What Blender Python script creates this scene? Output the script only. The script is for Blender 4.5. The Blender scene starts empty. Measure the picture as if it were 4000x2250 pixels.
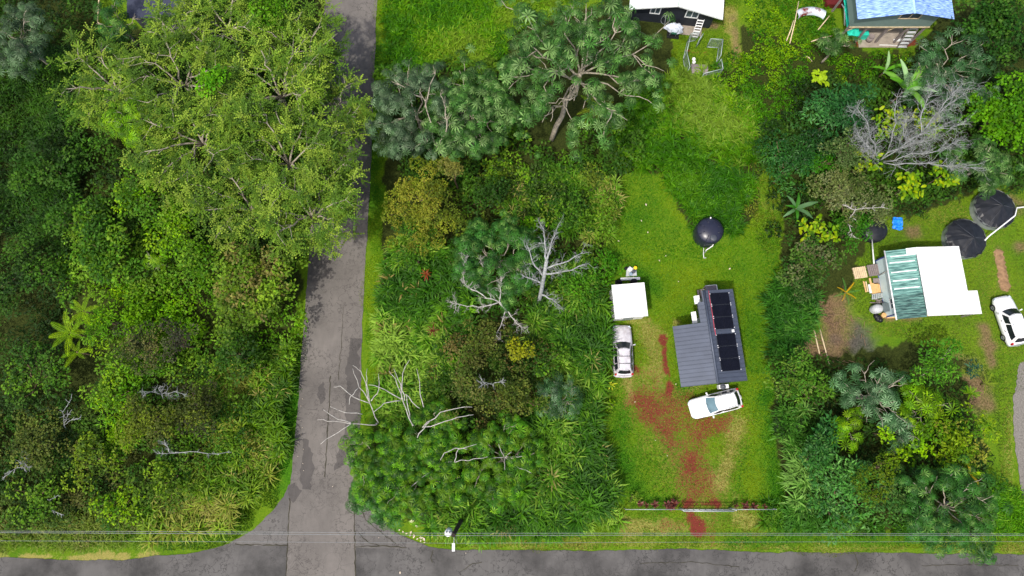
import bpy, math, random
import numpy as np
from mathutils import Vector, Matrix

# ------------------------------------------------------------------ camera, light, exposure
scene = bpy.context.scene
R_ = math.radians
FPX, TILT, CAMH = 2667.0, R_(11.55), 60.0
cam_d = bpy.data.cameras.new("camera"); cam = bpy.data.objects.new("camera", cam_d)
scene.collection.objects.link(cam); scene.camera = cam
cam.location = (0, 0, CAMH); cam.rotation_euler = (TILT, 0, 0)
cam_d.sensor_width = 36.0; cam_d.lens = 36.0 * FPX / 4000.0
cam_d.clip_start = 0.5; cam_d.clip_end = 3000

SUN_AZ, SUN_EL = R_(219), R_(60)
world = bpy.data.worlds.new("World"); scene.world = world; world.use_nodes = True
wn = world.node_tree.nodes; wl = world.node_tree.links
sky = wn.new('ShaderNodeTexSky'); sky.sky_type = 'NISHITA'; sky.sun_disc = False
sky.sun_elevation = SUN_EL; sky.sun_rotation = SUN_AZ; sky.air_density = 0.8; sky.dust_density = 4.0; sky.ozone_density = 0.3
wn['Background'].inputs['Strength'].default_value = 0.15
wl.new(sky.outputs[0], wn['Background'].inputs['Color'])
sd = bpy.data.lights.new("sun", 'SUN'); sd.energy = 2.4; sd.angle = R_(1.5); sd.color = (1.0, 0.96, 0.88)
sun = bpy.data.objects.new("sun", sd); scene.collection.objects.link(sun)
to_sun = Vector((math.sin(SUN_AZ) * math.cos(SUN_EL), math.cos(SUN_AZ) * math.cos(SUN_EL), math.sin(SUN_EL)))
sun.rotation_euler = (-to_sun).to_track_quat('-Z', 'Y').to_euler(); sun.location = to_sun * 150
vs = scene.view_settings
vs.view_transform = 'Standard'; vs.look = 'None'; vs.exposure = 0.45; vs.gamma = 1.0; vs.use_curve_mapping = False
scene.cycles.max_bounces = 6; scene.cycles.diffuse_bounces = 3; scene.cycles.glossy_bounces = 2
scene.cycles.transmission_bounces = 4; scene.cycles.transparent_max_bounces = 4

# ------------------------------------------------------------------ helpers
col = scene.collection
rng = np.random.default_rng(7)
rnd = random.Random(11)
SS, CC = math.sin(TILT), math.cos(TILT)

def at(px, py, h=0.0):
    """survey point: photo pixel seen at height h -> ground plan position"""
    u = (px - 2000) / FPX; v = (1125 - py) / FPX
    t = (CAMH - h) / (CC - v * SS)
    return Vector((u * t, (SS + v * CC) * t, h))

def project(x, y, z):
    yy = y; zz = z - CAMH
    d = yy * SS - zz * CC
    up = yy * CC + zz * SS
    return 2000 + FPX * x / d, 1125 - FPX * up / d

def S(r, g, b):
    f = lambda c: ((c / 255 + 0.055) / 1.055) ** 2.4 if c > 10 else c / 255 / 12.92
    return (f(r), f(g), f(b))

def in_poly(px, py, poly):
    inside = np.zeros(px.shape, bool); n = len(poly)
    for i in range(n):
        x1, y1 = poly[i]; x2, y2 = poly[(i + 1) % n]
        c = ((y1 > py) != (y2 > py)) & (px < (x2 - x1) * (py - y1) / (y2 - y1 + 1e-9) + x1)
        inside ^= c
    return inside

def _hash(ix, iy, seed):
    h = (ix.astype(np.int64) * 374761393 + iy.astype(np.int64) * 668265263 + seed * 982451653) & 0x7fffffff
    h = ((h ^ (h >> 13)) * 1274126177) & 0x7fffffff
    return ((h ^ (h >> 16)) & 0xffff) / 65535.0

def vnoise(x, y, seed=0):
    ix = np.floor(x); iy = np.floor(y); fx = x - ix; fy = y - iy
    fx = fx * fx * (3 - 2 * fx); fy = fy * fy * (3 - 2 * fy)
    a = _hash(ix, iy, seed); b = _hash(ix + 1, iy, seed); c = _hash(ix, iy + 1, seed); d = _hash(ix + 1, iy + 1, seed)
    return (a * (1 - fx) + b * fx) * (1 - fy) + (c * (1 - fx) + d * fx) * fy

def fbm(x, y, s, seed=0, o=3):
    r = 0; a = .5; t = 0
    for k in range(o):
        r = r + a * vnoise(x / s * 2 ** k, y / s * 2 ** k, seed + k); t += a; a *= .5
    return r / t

ORG = {}
def tag(o, label=None, cat=None, group=None, kind=None):
    if label: o['label'] = label
    if cat: o['category'] = cat
    if group: o['group'] = group
    if kind: o['kind'] = kind
    return o

def thing(name, label, cat, loc, rz=0.0, group=None, local=False):
    o = bpy.data.objects.new(name, None); col.objects.link(o)
    o.empty_display_size = .3
    o.location = loc; o.rotation_euler = (0, 0, rz)
    ORG[o.name] = Vector((0, 0, 0)) if local else Vector(loc)
    return tag(o, label, cat, group)

def org(p):
    while p is not None and p.parent is not None: p = p.parent
    return ORG.get(p.name, Vector((0, 0, 0))) if p is not None else Vector((0, 0, 0))

class MB:
    def __init__(s): s.v = []; s.f = []; s.sm = []
    def add(s, vs, fs, smooth=False):
        b = len(s.v); s.v += [tuple(p) for p in vs]; s.f += [tuple(i + b for i in f) for f in fs]
        s.sm += [smooth] * len(fs); return s
    def hexa(s, p):  # p[0:4] bottom ccw, p[4:8] top ccw
        return s.add(p, [(3, 2, 1, 0), (4, 5, 6, 7), (0, 1, 5, 4), (1, 2, 6, 5), (2, 3, 7, 6), (3, 0, 4, 7)])
    def box(s, x0, x1, y0, y1, z0, z1):
        return s.hexa([(x0, y0, z0), (x1, y0, z0), (x1, y1, z0), (x0, y1, z0), (x0, y0, z1), (x1, y0, z1), (x1, y1, z1), (x0, y1, z1)])
    def obox(s, c, sx, sy, sz, rz=0, rx=0, ry=0):
        m = Matrix.Translation(c) @ Matrix.Rotation(rz, 4, 'Z') @ Matrix.Rotation(ry, 4, 'Y') @ Matrix.Rotation(rx, 4, 'X')
        q = [(-1, -1, -1), (1, -1, -1), (1, 1, -1), (-1, 1, -1), (-1, -1, 1), (1, -1, 1), (1, 1, 1), (-1, 1, 1)]
        return s.hexa([m @ Vector((a * sx / 2, b * sy / 2, c_ * sz / 2)) for a, b, c_ in q])
    def plate(s, A, B, C, D, t):
        A, B, C, D = map(Vector, (A, B, C, D))
        n = (B - A).cross(D - A).normalized()
        if n.z < 0: n = -n; B, D = D, B
        q = n * t
        return s.hexa([A - q, B - q, C - q, D - q, A, B, C, D])
    def prism(s, poly, z0, z1):
        n = len(poly)
        vs = [(x, y, z0) for x, y in poly] + [(x, y, z1) for x, y in poly]
        return s.add(vs, [tuple(range(n - 1, -1, -1)), tuple(range(n, 2 * n))] + [(i, (i + 1) % n, n + (i + 1) % n, n + i) for i in range(n)])
    def tube(s, pts, rad, n=6, cap=True, smooth=True):
        pts = [Vector(p) for p in pts]
        if not hasattr(rad, '__len__'): rad = [rad] * len(pts)
        vs = []; ref = Vector((0.3, 0.2, 1)).normalized()
        for i, p in enumerate(pts):
            d = (pts[min(i + 1, len(pts) - 1)] - pts[max(i - 1, 0)])
            if d.length < 1e-6: d = Vector((0, 0, 1))
            d.normalize()
            a = d.cross(ref)
            if a.length < 1e-3: a = d.cross(Vector((1, 0, 0)))
            a.normalize(); b = d.cross(a)
            for k in range(n):
                t = 2 * math.pi * k / n
                vs.append(p + (a * math.cos(t) + b * math.sin(t)) * rad[i])
        fs = []
        for i in range(len(pts) - 1):
            for k in range(n):
                k2 = (k + 1) % n
                fs.append((i * n + k, i * n + k2, (i + 1) * n + k2, (i + 1) * n + k))
        s.add(vs, fs, smooth)
        if cap:
            b = len(s.v) - len(vs)
            s.f += [tuple(b + k for k in range(n - 1, -1, -1)), tuple(b + (len(pts) - 1) * n + k for k in range(n))]; s.sm += [False, False]
        return s
    def lathe(s, prof, n=24, c=(0, 0, 0), smooth=True):
        vs = []; fs = []
        for r, z in prof:
            for k in range(n):
                t = 2 * math.pi * k / n; vs.append((c[0] + r * math.cos(t), c[1] + r * math.sin(t), c[2] + z))
        for i in range(len(prof) - 1):
            for k in range(n):
                k2 = (k + 1) % n; fs.append((i * n + k, i * n + k2, (i + 1) * n + k2, (i + 1) * n + k))
        return s.add(vs, fs, smooth)
    def build(s, name, mat, parent=None, **kw):
        o_ = org(parent)
        me = bpy.data.meshes.new(name)
        me.from_pydata([(x - o_.x, y - o_.y, z - o_.z) for x, y, z in s.v], [], s.f)
        me.polygons.foreach_set('use_smooth', s.sm)
        me.materials.append(mat); me.update()
        o = bpy.data.objects.new(name, me); col.objects.link(o)
        if parent is not None: o.parent = parent
        return tag(o, **kw)

def np_mesh(name, V, Q, C, mat, Tri=None):
    """V (n,3), Q (m,4) quads, Tri (k,3), C (n,3) vertex colours"""
    me = bpy.data.meshes.new(name)
    V = np.ascontiguousarray(V, np.float32)
    nq = 0 if Q is None else len(Q); nt = 0 if Tri is None else len(Tri)
    loops = []; starts = []
    if nq: loops.append(np.asarray(Q, np.int32).ravel()); starts.append(np.arange(nq, dtype=np.int32) * 4)
    if nt: loops.append(np.asarray(Tri, np.int32).ravel()); starts.append(nq * 4 + np.arange(nt, dtype=np.int32) * 3)
    loops = np.concatenate(loops); starts = np.concatenate(starts)
    me.vertices.add(len(V)); me.vertices.foreach_set('co', V.ravel())
    me.loops.add(len(loops)); me.loops.foreach_set('vertex_index', loops)
    me.polygons.add(len(starts)); me.polygons.foreach_set('loop_start', starts)
    if C is not None:
        a = me.color_attributes.new('Col', 'FLOAT_COLOR', 'POINT')
        a.data.foreach_set('color', np.concatenate([np.clip(C, 0, 1), np.ones((len(C), 1))], 1).astype(np.float32).ravel())
    me.materials.append(mat); me.update(calc_edges=True); me.validate()
    return me

def np_obj(name, me, parent=None, loc=None):
    o = bpy.data.objects.new(name, me); col.objects.link(o)
    if parent is not None: o.parent = parent
    if loc is not None: o.location = loc
    return o

# ------------------------------------------------------------------ materials
def new_mat(name):
    m = bpy.data.materials.new(name); m.use_nodes = True
    nt = m.node_tree; return m, nt.nodes, nt.links, nt.nodes['Principled BSDF']

def N(nodes, t, **kw):
    n = nodes.new(t)
    for k, v in kw.items(): setattr(n, k, v)
    return n

def mat(name, c, rough=.6, metal=0., var=.15, scale=3., bump=0., spec=.4, stretch=None, c2=None, thr=None):
    m, n, l, p = new_mat(name)
    p.inputs['Roughness'].default_value = rough; p.inputs['Metallic'].default_value = metal
    p.inputs['Specular IOR Level'].default_value = spec
    tc = N(n, 'ShaderNodeTexCoord'); src = tc.outputs['Object']
    if stretch:
        mp = N(n, 'ShaderNodeMapping'); mp.inputs['Scale'].default_value = stretch; l.new(src, mp.inputs[0]); src = mp.outputs[0]
    nz = N(n, 'ShaderNodeTexNoise'); nz.inputs['Scale'].default_value = scale; nz.inputs['Detail'].default_value = 6
    l.new(src, nz.inputs['Vector'])
    rp = N(n, 'ShaderNodeValToRGB')
    a = tuple(x * (1 - var) for x in c) + (1,); b = tuple(min(1, x * (1 + var)) for x in c) + (1,)
    if c2: b = tuple(c) + (1,); a = tuple(c2) + (1,)
    lo, hi = thr or (.3, .7)
    rp.color_ramp.elements[0].position = lo; rp.color_ramp.elements[1].position = hi
    rp.color_ramp.elements[0].color = a; rp.color_ramp.elements[1].color = b
    l.new(nz.outputs[0], rp.inputs[0]); l.new(rp.outputs[0], p.inputs['Base Color'])
    if bump:
        bp = N(n, 'ShaderNodeBump'); bp.inputs['Strength'].default_value = bump; bp.inputs['Distance'].default_value = .02
        l.new(nz.outputs[0], bp.inputs['Height']); l.new(bp.outputs[0], p.inputs['Normal'])
    return m

def foliage_mat(name, rough=.5, spec=.35, trans=.22, lo=.9, hi=1.12):
    m, n, l, p = new_mat(name)
    at_ = N(n, 'ShaderNodeAttribute', attribute_name='Col')
    oi = N(n, 'ShaderNodeObjectInfo')
    mr = N(n, 'ShaderNodeMapRange'); mr.inputs[3].default_value = lo; mr.inputs[4].default_value = hi
    l.new(oi.outputs['Random'], mr.inputs[0])
    hs = N(n, 'ShaderNodeHueSaturation'); hs.inputs['Hue'].default_value = .5; hs.inputs['Saturation'].default_value = 1.08; l.new(at_.outputs['Color'], hs.inputs['Color']); l.new(mr.outputs[0], hs.inputs['Value'])
    l.new(hs.outputs[0], p.inputs['Base Color'])
    p.inputs['Roughness'].default_value = rough; p.inputs['Specular IOR Level'].default_value = spec
    tr = N(n, 'ShaderNodeBsdfTranslucent'); l.new(hs.outputs[0], tr.inputs['Color'])
    mx = N(n, 'ShaderNodeMixShader'); mx.inputs[0].default_value = trans
    l.new(p.outputs[0], mx.inputs[1]); l.new(tr.outputs[0], mx.inputs[2])
    l.new(mx.outputs[0], n['Material Output'].inputs['Surface'])
    return m

M = {}
M['leaf'] = foliage_mat('leaf', .6, .18, .33)
M['gloss_leaf'] = foliage_mat('gloss_leaf', .5, .25, .3)
M['palm_leaf'] = foliage_mat('palm_leaf', .5, .25, .3, .6, 1.4)
M['blade'] = foliage_mat('grass_blade', .55, .2, .35)
M['bark_pale'] = mat('bark_pale', S(152, 144, 128), .85, var=.4, scale=6, bump=.4, spec=.1)
M['bark'] = mat('bark', S(110, 92, 74), .9, var=.4, scale=6, bump=.5, spec=.1)
M['dead_wood'] = mat('dead_wood', S(168, 165, 158), .85, var=.35, scale=5, spec=.1)
M['dead_grey'] = mat('dead_grey', S(146, 149, 148), .9, var=.35, scale=5, spec=.1)
M['roof_dark'] = mat('roof_dark', S(76, 83, 97), .45, .25, var=.1, scale=1.2)
M['solar'] = mat('solar_cell', S(16, 17, 26), .25, var=.2, scale=2, spec=.25)
M['solar_frame'] = mat('solar_frame', S(32, 33, 38), .5, .4)
M['white'] = mat('white_paint', (.74, .75, .74), .5, var=.05)
M['white_roof'] = mat('white_roof', (.8, .8, .78), .5, var=.07, scale=1.5)
M['clip'] = mat('clip_metal', (.85, .85, .87), .35, .3, var=.05)
M['red_cable'] = mat('red_cable', S(200, 60, 80), .5)
M['wall_grey'] = mat('wall_grey', S(120, 122, 125), .7)
M['green_roof'] = mat('green_roof', S(118, 165, 155), .55, var=.3, scale=1.0, stretch=(1.2, 9, 1), c2=S(48, 92, 88), thr=(.33, .62))
M['green_roof_dirty'] = mat('green_roof_dirty', S(100, 145, 135), .6, var=.3, scale=1.2, stretch=(1.2, 9, 1), c2=S(28, 62, 60), thr=(.4, .7))
M['clear_panel'] = mat('clear_panel', S(225, 235, 235), .35, var=.15, scale=5)
M['pale_blue'] = mat('pale_blue_wall', S(196, 216, 218), .6, var=.05)
M['indigo'] = mat('indigo_trim', S(60, 66, 140), .6)
M['mint_roof'] = mat('mint_roof', S(212, 226, 214), .5, var=.05, scale=2, stretch=(.4, 3, 1))
M['black_wall'] = mat('black_wall', S(34, 38, 46), .6, var=.2)
M['blue_roof'] = mat('blue_roof', S(170, 205, 245), .55, var=.2, scale=1.6, stretch=(1.5, 16, 1), c2=S(66, 104, 190), thr=(.38, .6))
M['sage_wall'] = mat('sage_wall', S(112, 132, 126), .7, var=.06)
M['glass'] = mat('window_glass', S(70, 82, 90), .12, var=.3, scale=2, spec=.6)
M['car_glass'] = mat('car_glass', S(26, 32, 38), .08, var=.3, scale=3, spec=.6)
M['car_glass_blue'] = mat('car_glass_blue', S(92, 120, 130), .15, var=.15, scale=2, spec=.6)
M['car_white'] = mat('car_white', (.82, .83, .83), .22, var=.02, spec=.6)
M['car_silver'] = mat('car_silver', S(208, 206, 210), .4, .15, var=.12, scale=3, c2=S(178, 172, 176), thr=(.3, .6))
M['trim'] = mat('dark_trim', S(40, 42, 45), .5)
M['tyre'] = mat('tyre', S(24, 24, 25), .85, var=.2)
M['rim'] = mat('rim', S(150, 152, 155), .35, .7)
M['tail'] = mat('tail_light', S(170, 20, 30), .25)
M['lamp'] = mat('head_light', S(190, 200, 210), .15)
M['tank'] = mat('black_poly', S(38, 40, 56), .33, var=.08, spec=.5)
M['tarp_black'] = mat('black_tarp', S(30, 32, 37), .42, var=.35, scale=2.5, bump=.6)
M['galv'] = mat('galvanised', S(165, 172, 172), .5, .4, var=.15, scale=2)
M['galv_green'] = mat('galvanised_pipe', S(172, 186, 184), .5, .3, var=.1)
M['pvc'] = mat('pvc', (.78, .79, .78), .4, var=.05)
M['wood'] = mat('fresh_wood', S(205, 165, 110), .75, var=.25, scale=4, stretch=(1, 5, 1))
M['wood_pale'] = mat('pale_wood', S(205, 185, 150), .75, var=.2, scale=4)
M['wood_grey'] = mat('grey_wood', S(130, 120, 118), .85, var=.25, scale=4, stretch=(1, 6, 1))
M['wood_purple'] = mat('weathered_deck', S(112, 104, 112), .85, var=.2, scale=4, stretch=(6, 1, 1))
M['teal'] = mat('teal_tarp', S(40, 190, 165), .5, var=.25, scale=3, bump=.5)
M['blue_tarp'] = mat('blue_tarp', S(30, 130, 235), .45, var=.3, scale=4, bump=.8)
M['grey_tarp'] = mat('grey_cover', S(180, 184, 186), .6, var=.1)
M['white_tarp'] = mat('white_cover', S(205, 212, 224), .5, var=.12, scale=4, bump=.5)
M['slate'] = mat('slate_cover', S(84, 96, 98), .6)
M['yellow'] = mat('yellow_plastic', S(250, 205, 30), .45, var=.05)
M['charcoal'] = mat('charcoal_plastic', S(70, 74, 82), .5)
M['steel_blue'] = mat('steel_blue_plastic', S(140, 160, 175), .5)
M['black'] = mat('black_plastic', S(22, 23, 26), .5)
M['rust'] = mat('rusty_sheet', S(205, 215, 225), .5, .2, scale=1.6, c2=S(125, 45, 38), thr=(.38, .5))
M['red'] = mat('red_plastic', S(150, 40, 40), .5)
M['concrete'] = mat('concrete', S(150, 140, 128), .9, var=.2, scale=2)
M['pole_wood'] = mat('pole_wood', S(48, 40, 34), .9, var=.3, scale=5)
M['wire'] = mat('wire', S(128, 133, 135), .5, .2)
M['soil'] = mat('soil', S(140, 112, 84), .95, var=.35, scale=3, bump=.5, spec=.1)
M['litter'] = mat('leaf_litter', S(205, 190, 170), .9, var=.2)
M['crack'] = mat('crack_moss', S(64, 62, 52), .95, var=.4, scale=2, spec=.1)
M['brush'] = mat('brush', S(122, 98, 76), .9, var=.35, scale=2)
M['navy_roof'] = mat('navy_roof', S(44, 50, 70), .6, var=.1)
M['gravel'] = mat('gravel', S(120, 116, 110), .95, var=.3, scale=8, spec=.1)

# ------------------------------------------------------------------ ground masks (real patches: red cinder, dry grass, bare soil, lush grass, forest floor)
def seg_dist(X, Y, pts):
    d = np.full(X.shape, 1e9)
    P = [at(*p) for p in pts]
    if len(P) == 1: return np.hypot(X - P[0].x, Y - P[0].y)
    for a, b in zip(P, P[1:]):
        dx, dy = b.x - a.x, b.y - a.y; L2 = dx * dx + dy * dy + 1e-9
        t = np.clip(((X - a.x) * dx + (Y - a.y) * dy) / L2, 0, 1)
        d = np.minimum(d, np.hypot(X - a.x - t * dx, Y - a.y - t * dy))
    return d

PATCH = [  # kind, polyline in survey pixels, radius px, strength
 ('cinder', [(2592,1320),(2605,1420),(2618,1480),(2610,1530)], 17, .95),
 ('cinder', [(2500,1560),(2570,1650),(2640,1730),(2700,1810)], 95, .8),
 ('cinder', [(2560,1500),(2570,1570)], 40, .62), ('cinder', [(2480,1432)], 30, .9),
 ('cinder', [(2690,1770),(2700,1830)], 34, .86), ('cinder', [(2736,1785)], 22, .85),
 ('cinder', [(2760,1665),(2820,1655)], 55, .72), ('cinder', [(2720,1880)], 24, .7),
 ('cinder', [(2680,1965),(2795,1970)], 30, 1.), ('cinder', [(2700,2020),(2715,2065)], 42, 1.),
 ('cinder', [(2590,2050),(2690,2050)], 34, .55), ('cinder', [(2790,2010),(2785,2120)], 20, .55),
 ('cinder', [(2690,200),(2795,212)], 15, .85), ('cinder', [(3320,168),(3460,170),(3570,165)], 18, .9),
 ('cinder', [(2580,1580),(2680,1760),(2740,1930)], 115, .7), ('cinder', [(2690,1580),(2660,1680),(2740,1760)], 60, .62), ('cinder', [(2740,1880),(2740,1950)], 40, .6), ('cinder', [(2540,1470),(2480,1500)], 50, .45),
 ('dry', [(2520,1500),(2600,1680),(2720,1850),(2745,1960)], 150, .6),
 ('dry', [(2880,1690),(2850,1800),(2810,1900)], 70, .85), ('dry', [(2455,1500),(2470,1560)], 42, .9),
 ('dry', [(2540,1290),(2560,1400),(2570,1500)], 75, .72), ('dry', [(2880,1600)], 40, .5), ('dry', [(2700,1185)], 30, .5),
 ('dry', [(2460,1255),(2540,1250)], 18, .7), ('dry', [(2640,1258)], 20, .8), ('dry', [(2700,1510),(2760,1500)], 30, .5),
 ('dry', [(2450,2050),(2680,2060)], 44, .75), ('dry', [(2880,2030),(2960,2040)], 50, .7),
 ('dry', [(1850,2135),(2400,2120),(3000,2140),(4000,2148)], 22, .55), ('dry', [(0,2170),(300,2178),(600,2168)], 20, 1.),
 ('dry', [(3060,560),(3020,800)], 60, .45), ('dry', [(3600,830),(3850,860)], 70, .4),
 ('dry', [(3400,1300),(3700,1330)], 60, .35), ('dry', [(3830,900),(3960,1400)], 90, .3), ('dry',[(2850,60),(2880,260)],45,.8),
 ('dry', [(3300,950),(3330,1080)], 40, .5), ('dry', [(3940,1500),(3950,1900)], 26, .5), ('dry', [(1500,1000),(1478,1500)], 14, .5),
 ('soil', [(3903,1000),(3915,1050),(3925,1115)], 24, 1.), ('soil', [(3845,1280),(3865,1350),(3880,1420)], 26, .85),
 ('soil', [(3215,1190),(3240,1290),(3280,1380)], 85, .95), ('soil', [(3150,1360),(3250,1400)], 60, .9),
 ('soil', [(2875,90),(2880,230)], 26, .6), ('soil', [(2640,100),(2790,105)], 20, .9), ('soil', [(3460,1240),(3600,1250)], 14, .8),
 ('soil', [(3560,900),(3580,905)], 26, .8), ('soil', [(3900,770),(3990,790)], 40, .8), ('soil', [(3985,960)], 24, .8),
 ('soil', [(3780,1450),(3800,1560)], 60, .9), ('soil', [(3290,1290)],60,.7),
 ('ash', [(3390,1310),(3350,1380),(3420,1400)], 52, .9), ('ash', [(3260,1330)], 30, .4),
 ('lush', [(2430,1620),(2440,1800),(2470,1930)], 55, .9), ('lush', [(2990,1560),(3020,1700),(3030,1930)], 60, .9),
 ('lush', [(2900,1110),(2960,1420)], 45, .55), ('lush', [(2500,1090),(2560,1130)], 55, .8), ('lush', [(2900,1750),(2880,1930)], 40, .6),
 ('lush', [(2400,1000),(2390,1250)], 30, .8), ('lush', [(2720,1480),(2650,1530)], 40, .7), ('lush',[(2650,1300),(2660,1500)],22,.6),
 ('lush', [(2430,1950),(2600,1960)], 30, .6), ('lush', [(1470,200),(1450,800)], 30, .7), ('lush', [(2480,860),(2520,960)], 50, .5),
 ('lush', [(1150,1400),(1120,1900)], 40, .9), ('lush', [(2860,2120),(3100,2110)], 40, .8), ('lush', [(3100,2110),(3900,2130)], 24, .6),
]
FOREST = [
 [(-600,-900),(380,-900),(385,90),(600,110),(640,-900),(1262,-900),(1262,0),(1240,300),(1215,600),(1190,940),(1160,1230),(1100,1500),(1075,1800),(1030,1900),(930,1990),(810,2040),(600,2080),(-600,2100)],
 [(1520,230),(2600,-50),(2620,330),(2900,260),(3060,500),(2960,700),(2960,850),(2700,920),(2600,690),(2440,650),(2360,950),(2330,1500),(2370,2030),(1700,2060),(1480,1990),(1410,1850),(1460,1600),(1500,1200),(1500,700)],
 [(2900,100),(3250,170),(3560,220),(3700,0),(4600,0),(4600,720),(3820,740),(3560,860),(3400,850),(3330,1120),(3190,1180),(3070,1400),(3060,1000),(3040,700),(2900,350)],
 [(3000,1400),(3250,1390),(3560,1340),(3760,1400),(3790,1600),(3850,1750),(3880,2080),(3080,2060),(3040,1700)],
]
def masks(X, Y):
    PX, PY = project(X, Y, np.zeros_like(X))
    n1 = fbm(X, Y, 1.6, 3, 4) - .5; n2 = fbm(X, Y, .7, 17, 3) - .5
    out = {k: np.zeros(X.shape) for k in ('cinder', 'dry', 'soil', 'ash', 'lush')}
    for kind, pts, r, s in PATCH:
        rm = r / 45.0
        d = seg_dist(X, Y, pts) + n1 * 2.2 * min(rm, 1.6) + n2 * .8
        m = np.clip((rm * 1.5 - d) / (rm * 1.5), 0, 1); m = m * m * (3 - 2 * m) * s
        out[kind] = np.maximum(out[kind], m)
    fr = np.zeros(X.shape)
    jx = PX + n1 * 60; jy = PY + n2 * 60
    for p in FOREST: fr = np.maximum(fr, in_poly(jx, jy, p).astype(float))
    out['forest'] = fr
    return out

gx = np.concatenate([[-900, -420, -200, -110, -75], np.arange(-56, 56.01, .22), [75, 110, 200, 420, 900]])
gy = np.concatenate([[-900, -420, -160, -70, -30], np.arange(-16, 46.01, .22), [60, 90, 200, 420, 900]])
GX, GY = np.meshgrid(gx, gy)
mk = masks(GX, GY)
GZ = (fbm(GX, GY, 5, 91, 3) - .5) * .05 - .03
nx, ny = len(gx), len(gy)
V = np.stack([GX.ravel(), GY.ravel(), GZ.ravel()], 1)
ii = (np.arange(ny - 1)[:, None] * nx + np.arange(nx - 1)[None]).ravel()
Q = np.stack([ii, ii + 1, ii + nx + 1, ii + nx], 1)

def ground_mat():
    m, n, l, p = new_mat('ground_cover')
    p.inputs['Roughness'].default_value = .95; p.inputs['Specular IOR Level'].default_value = .1
    tc = N(n, 'ShaderNodeTexCoord')
    def noise(s, d=5):
        z = N(n, 'ShaderNodeTexNoise'); z.inputs['Scale'].default_value = s; z.inputs['Detail'].default_value = d
        z.inputs['Roughness'].default_value = .65
        l.new(tc.outputs['Object'], z.inputs['Vector']); return z.outputs[0]
    def ramp(src, a, b, lo=.3, hi=.7):
        r = N(n, 'ShaderNodeValToRGB'); e = r.color_ramp.elements
        e[0].position = lo; e[1].position = hi; e[0].color = (*a, 1); e[1].color = (*b, 1)
        l.new(src, r.inputs[0]); return r.outputs[0]
    def mix(f, a, b):
        x = N(n, 'ShaderNodeMix', data_type='RGBA'); l.new(f, x.inputs['Factor'])
        l.new(a, x.inputs['A']); l.new(b, x.inputs['B']); return x.outputs['Result']
    def speck(mask, nz, soft=.5):  # mask in 0..1 broken up by noise
        ma = N(n, 'ShaderNodeMath', operation='ADD'); l.new(mask, ma.inputs[0])
        sb = N(n, 'ShaderNodeMath', operation='MULTIPLY_ADD'); l.new(nz, sb.inputs[0]); sb.inputs[1].default_value = 1.7; sb.inputs[2].default_value = -1.25
        l.new(sb.outputs[0], ma.inputs[1])
        mr = N(n, 'ShaderNodeMapRange'); mr.inputs[1].default_value = 0; mr.inputs[2].default_value = soft; l.new(ma.outputs[0], mr.inputs[0])
        pm = N(n, 'ShaderNodeMath', operation='GREATER_THAN'); l.new(mask, pm.inputs[0]); pm.inputs[1].default_value = .01
        mu = N(n, 'ShaderNodeMath', operation='MULTIPLY'); l.new(mr.outputs[0], mu.inputs[0]); l.new(pm.outputs[0], mu.inputs[1]); return mu.outputs[0]
    a1 = N(n, 'ShaderNodeAttribute', attribute_name='M1'); s1 = N(n, 'ShaderNodeSeparateColor'); l.new(a1.outputs['Color'], s1.inputs[0])
    a2 = N(n, 'ShaderNodeAttribute', attribute_name='M2'); s2 = N(n, 'ShaderNodeSeparateColor'); l.new(a2.outputs['Color'], s2.inputs[0])
    big = noise(.35, 4); mid = noise(1.3, 5); fine = noise(7, 6); vf = noise(22, 3)
    lawn = mix(mid, ramp(big, S(58, 104, 18), S(104, 132, 20)), ramp(fine, S(50, 92, 16), S(116, 136, 30)))
    lush = ramp(fine, S(36, 82, 14), S(70, 122, 18))
    g = mix(s2.outputs[0], lawn, lush)
    g = mix(speck(s1.outputs[1], fine, .5), g, ramp(vf, S(112, 114, 48), S(164, 152, 90)))
    g = mix(speck(s1.outputs[0], fine, .4), g, ramp(vf, S(90, 38, 30), S(126, 60, 48)))
    g = mix(s1.outputs[2], g, ramp(fine, S(78, 60, 44), S(134, 108, 84), .35, .65))
    g = mix(s2.outputs[1], g, ramp(fine, S(48, 46, 44), S(96, 92, 88)))
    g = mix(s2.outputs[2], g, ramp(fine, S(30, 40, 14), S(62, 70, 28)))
    l.new(g, p.inputs['Base Color'])
    b = N(n, 'ShaderNodeBump'); b.inputs['Strength'].default_value = .6; b.inputs['Distance'].default_value = .06
    l.new(vf, b.inputs['Height']); l.new(b.outputs[0], p.inputs['Normal'])
    return m
gme = np_mesh('ground', V, Q, None, ground_mat())
def put(name, a, b, c):
    at_ = gme.color_attributes.new(name, 'FLOAT_COLOR', 'POINT')
    at_.data.foreach_set('color', np.stack([a.ravel(), b.ravel(), c.ravel(), np.ones(a.size)], 1).astype(np.float32).ravel())
put('M1', mk['cinder'], mk['dry'], mk['soil']); put('M2', mk['lush'], mk['ash'], mk['forest'])
tag(np_obj('ground', gme), kind='structure')

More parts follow.
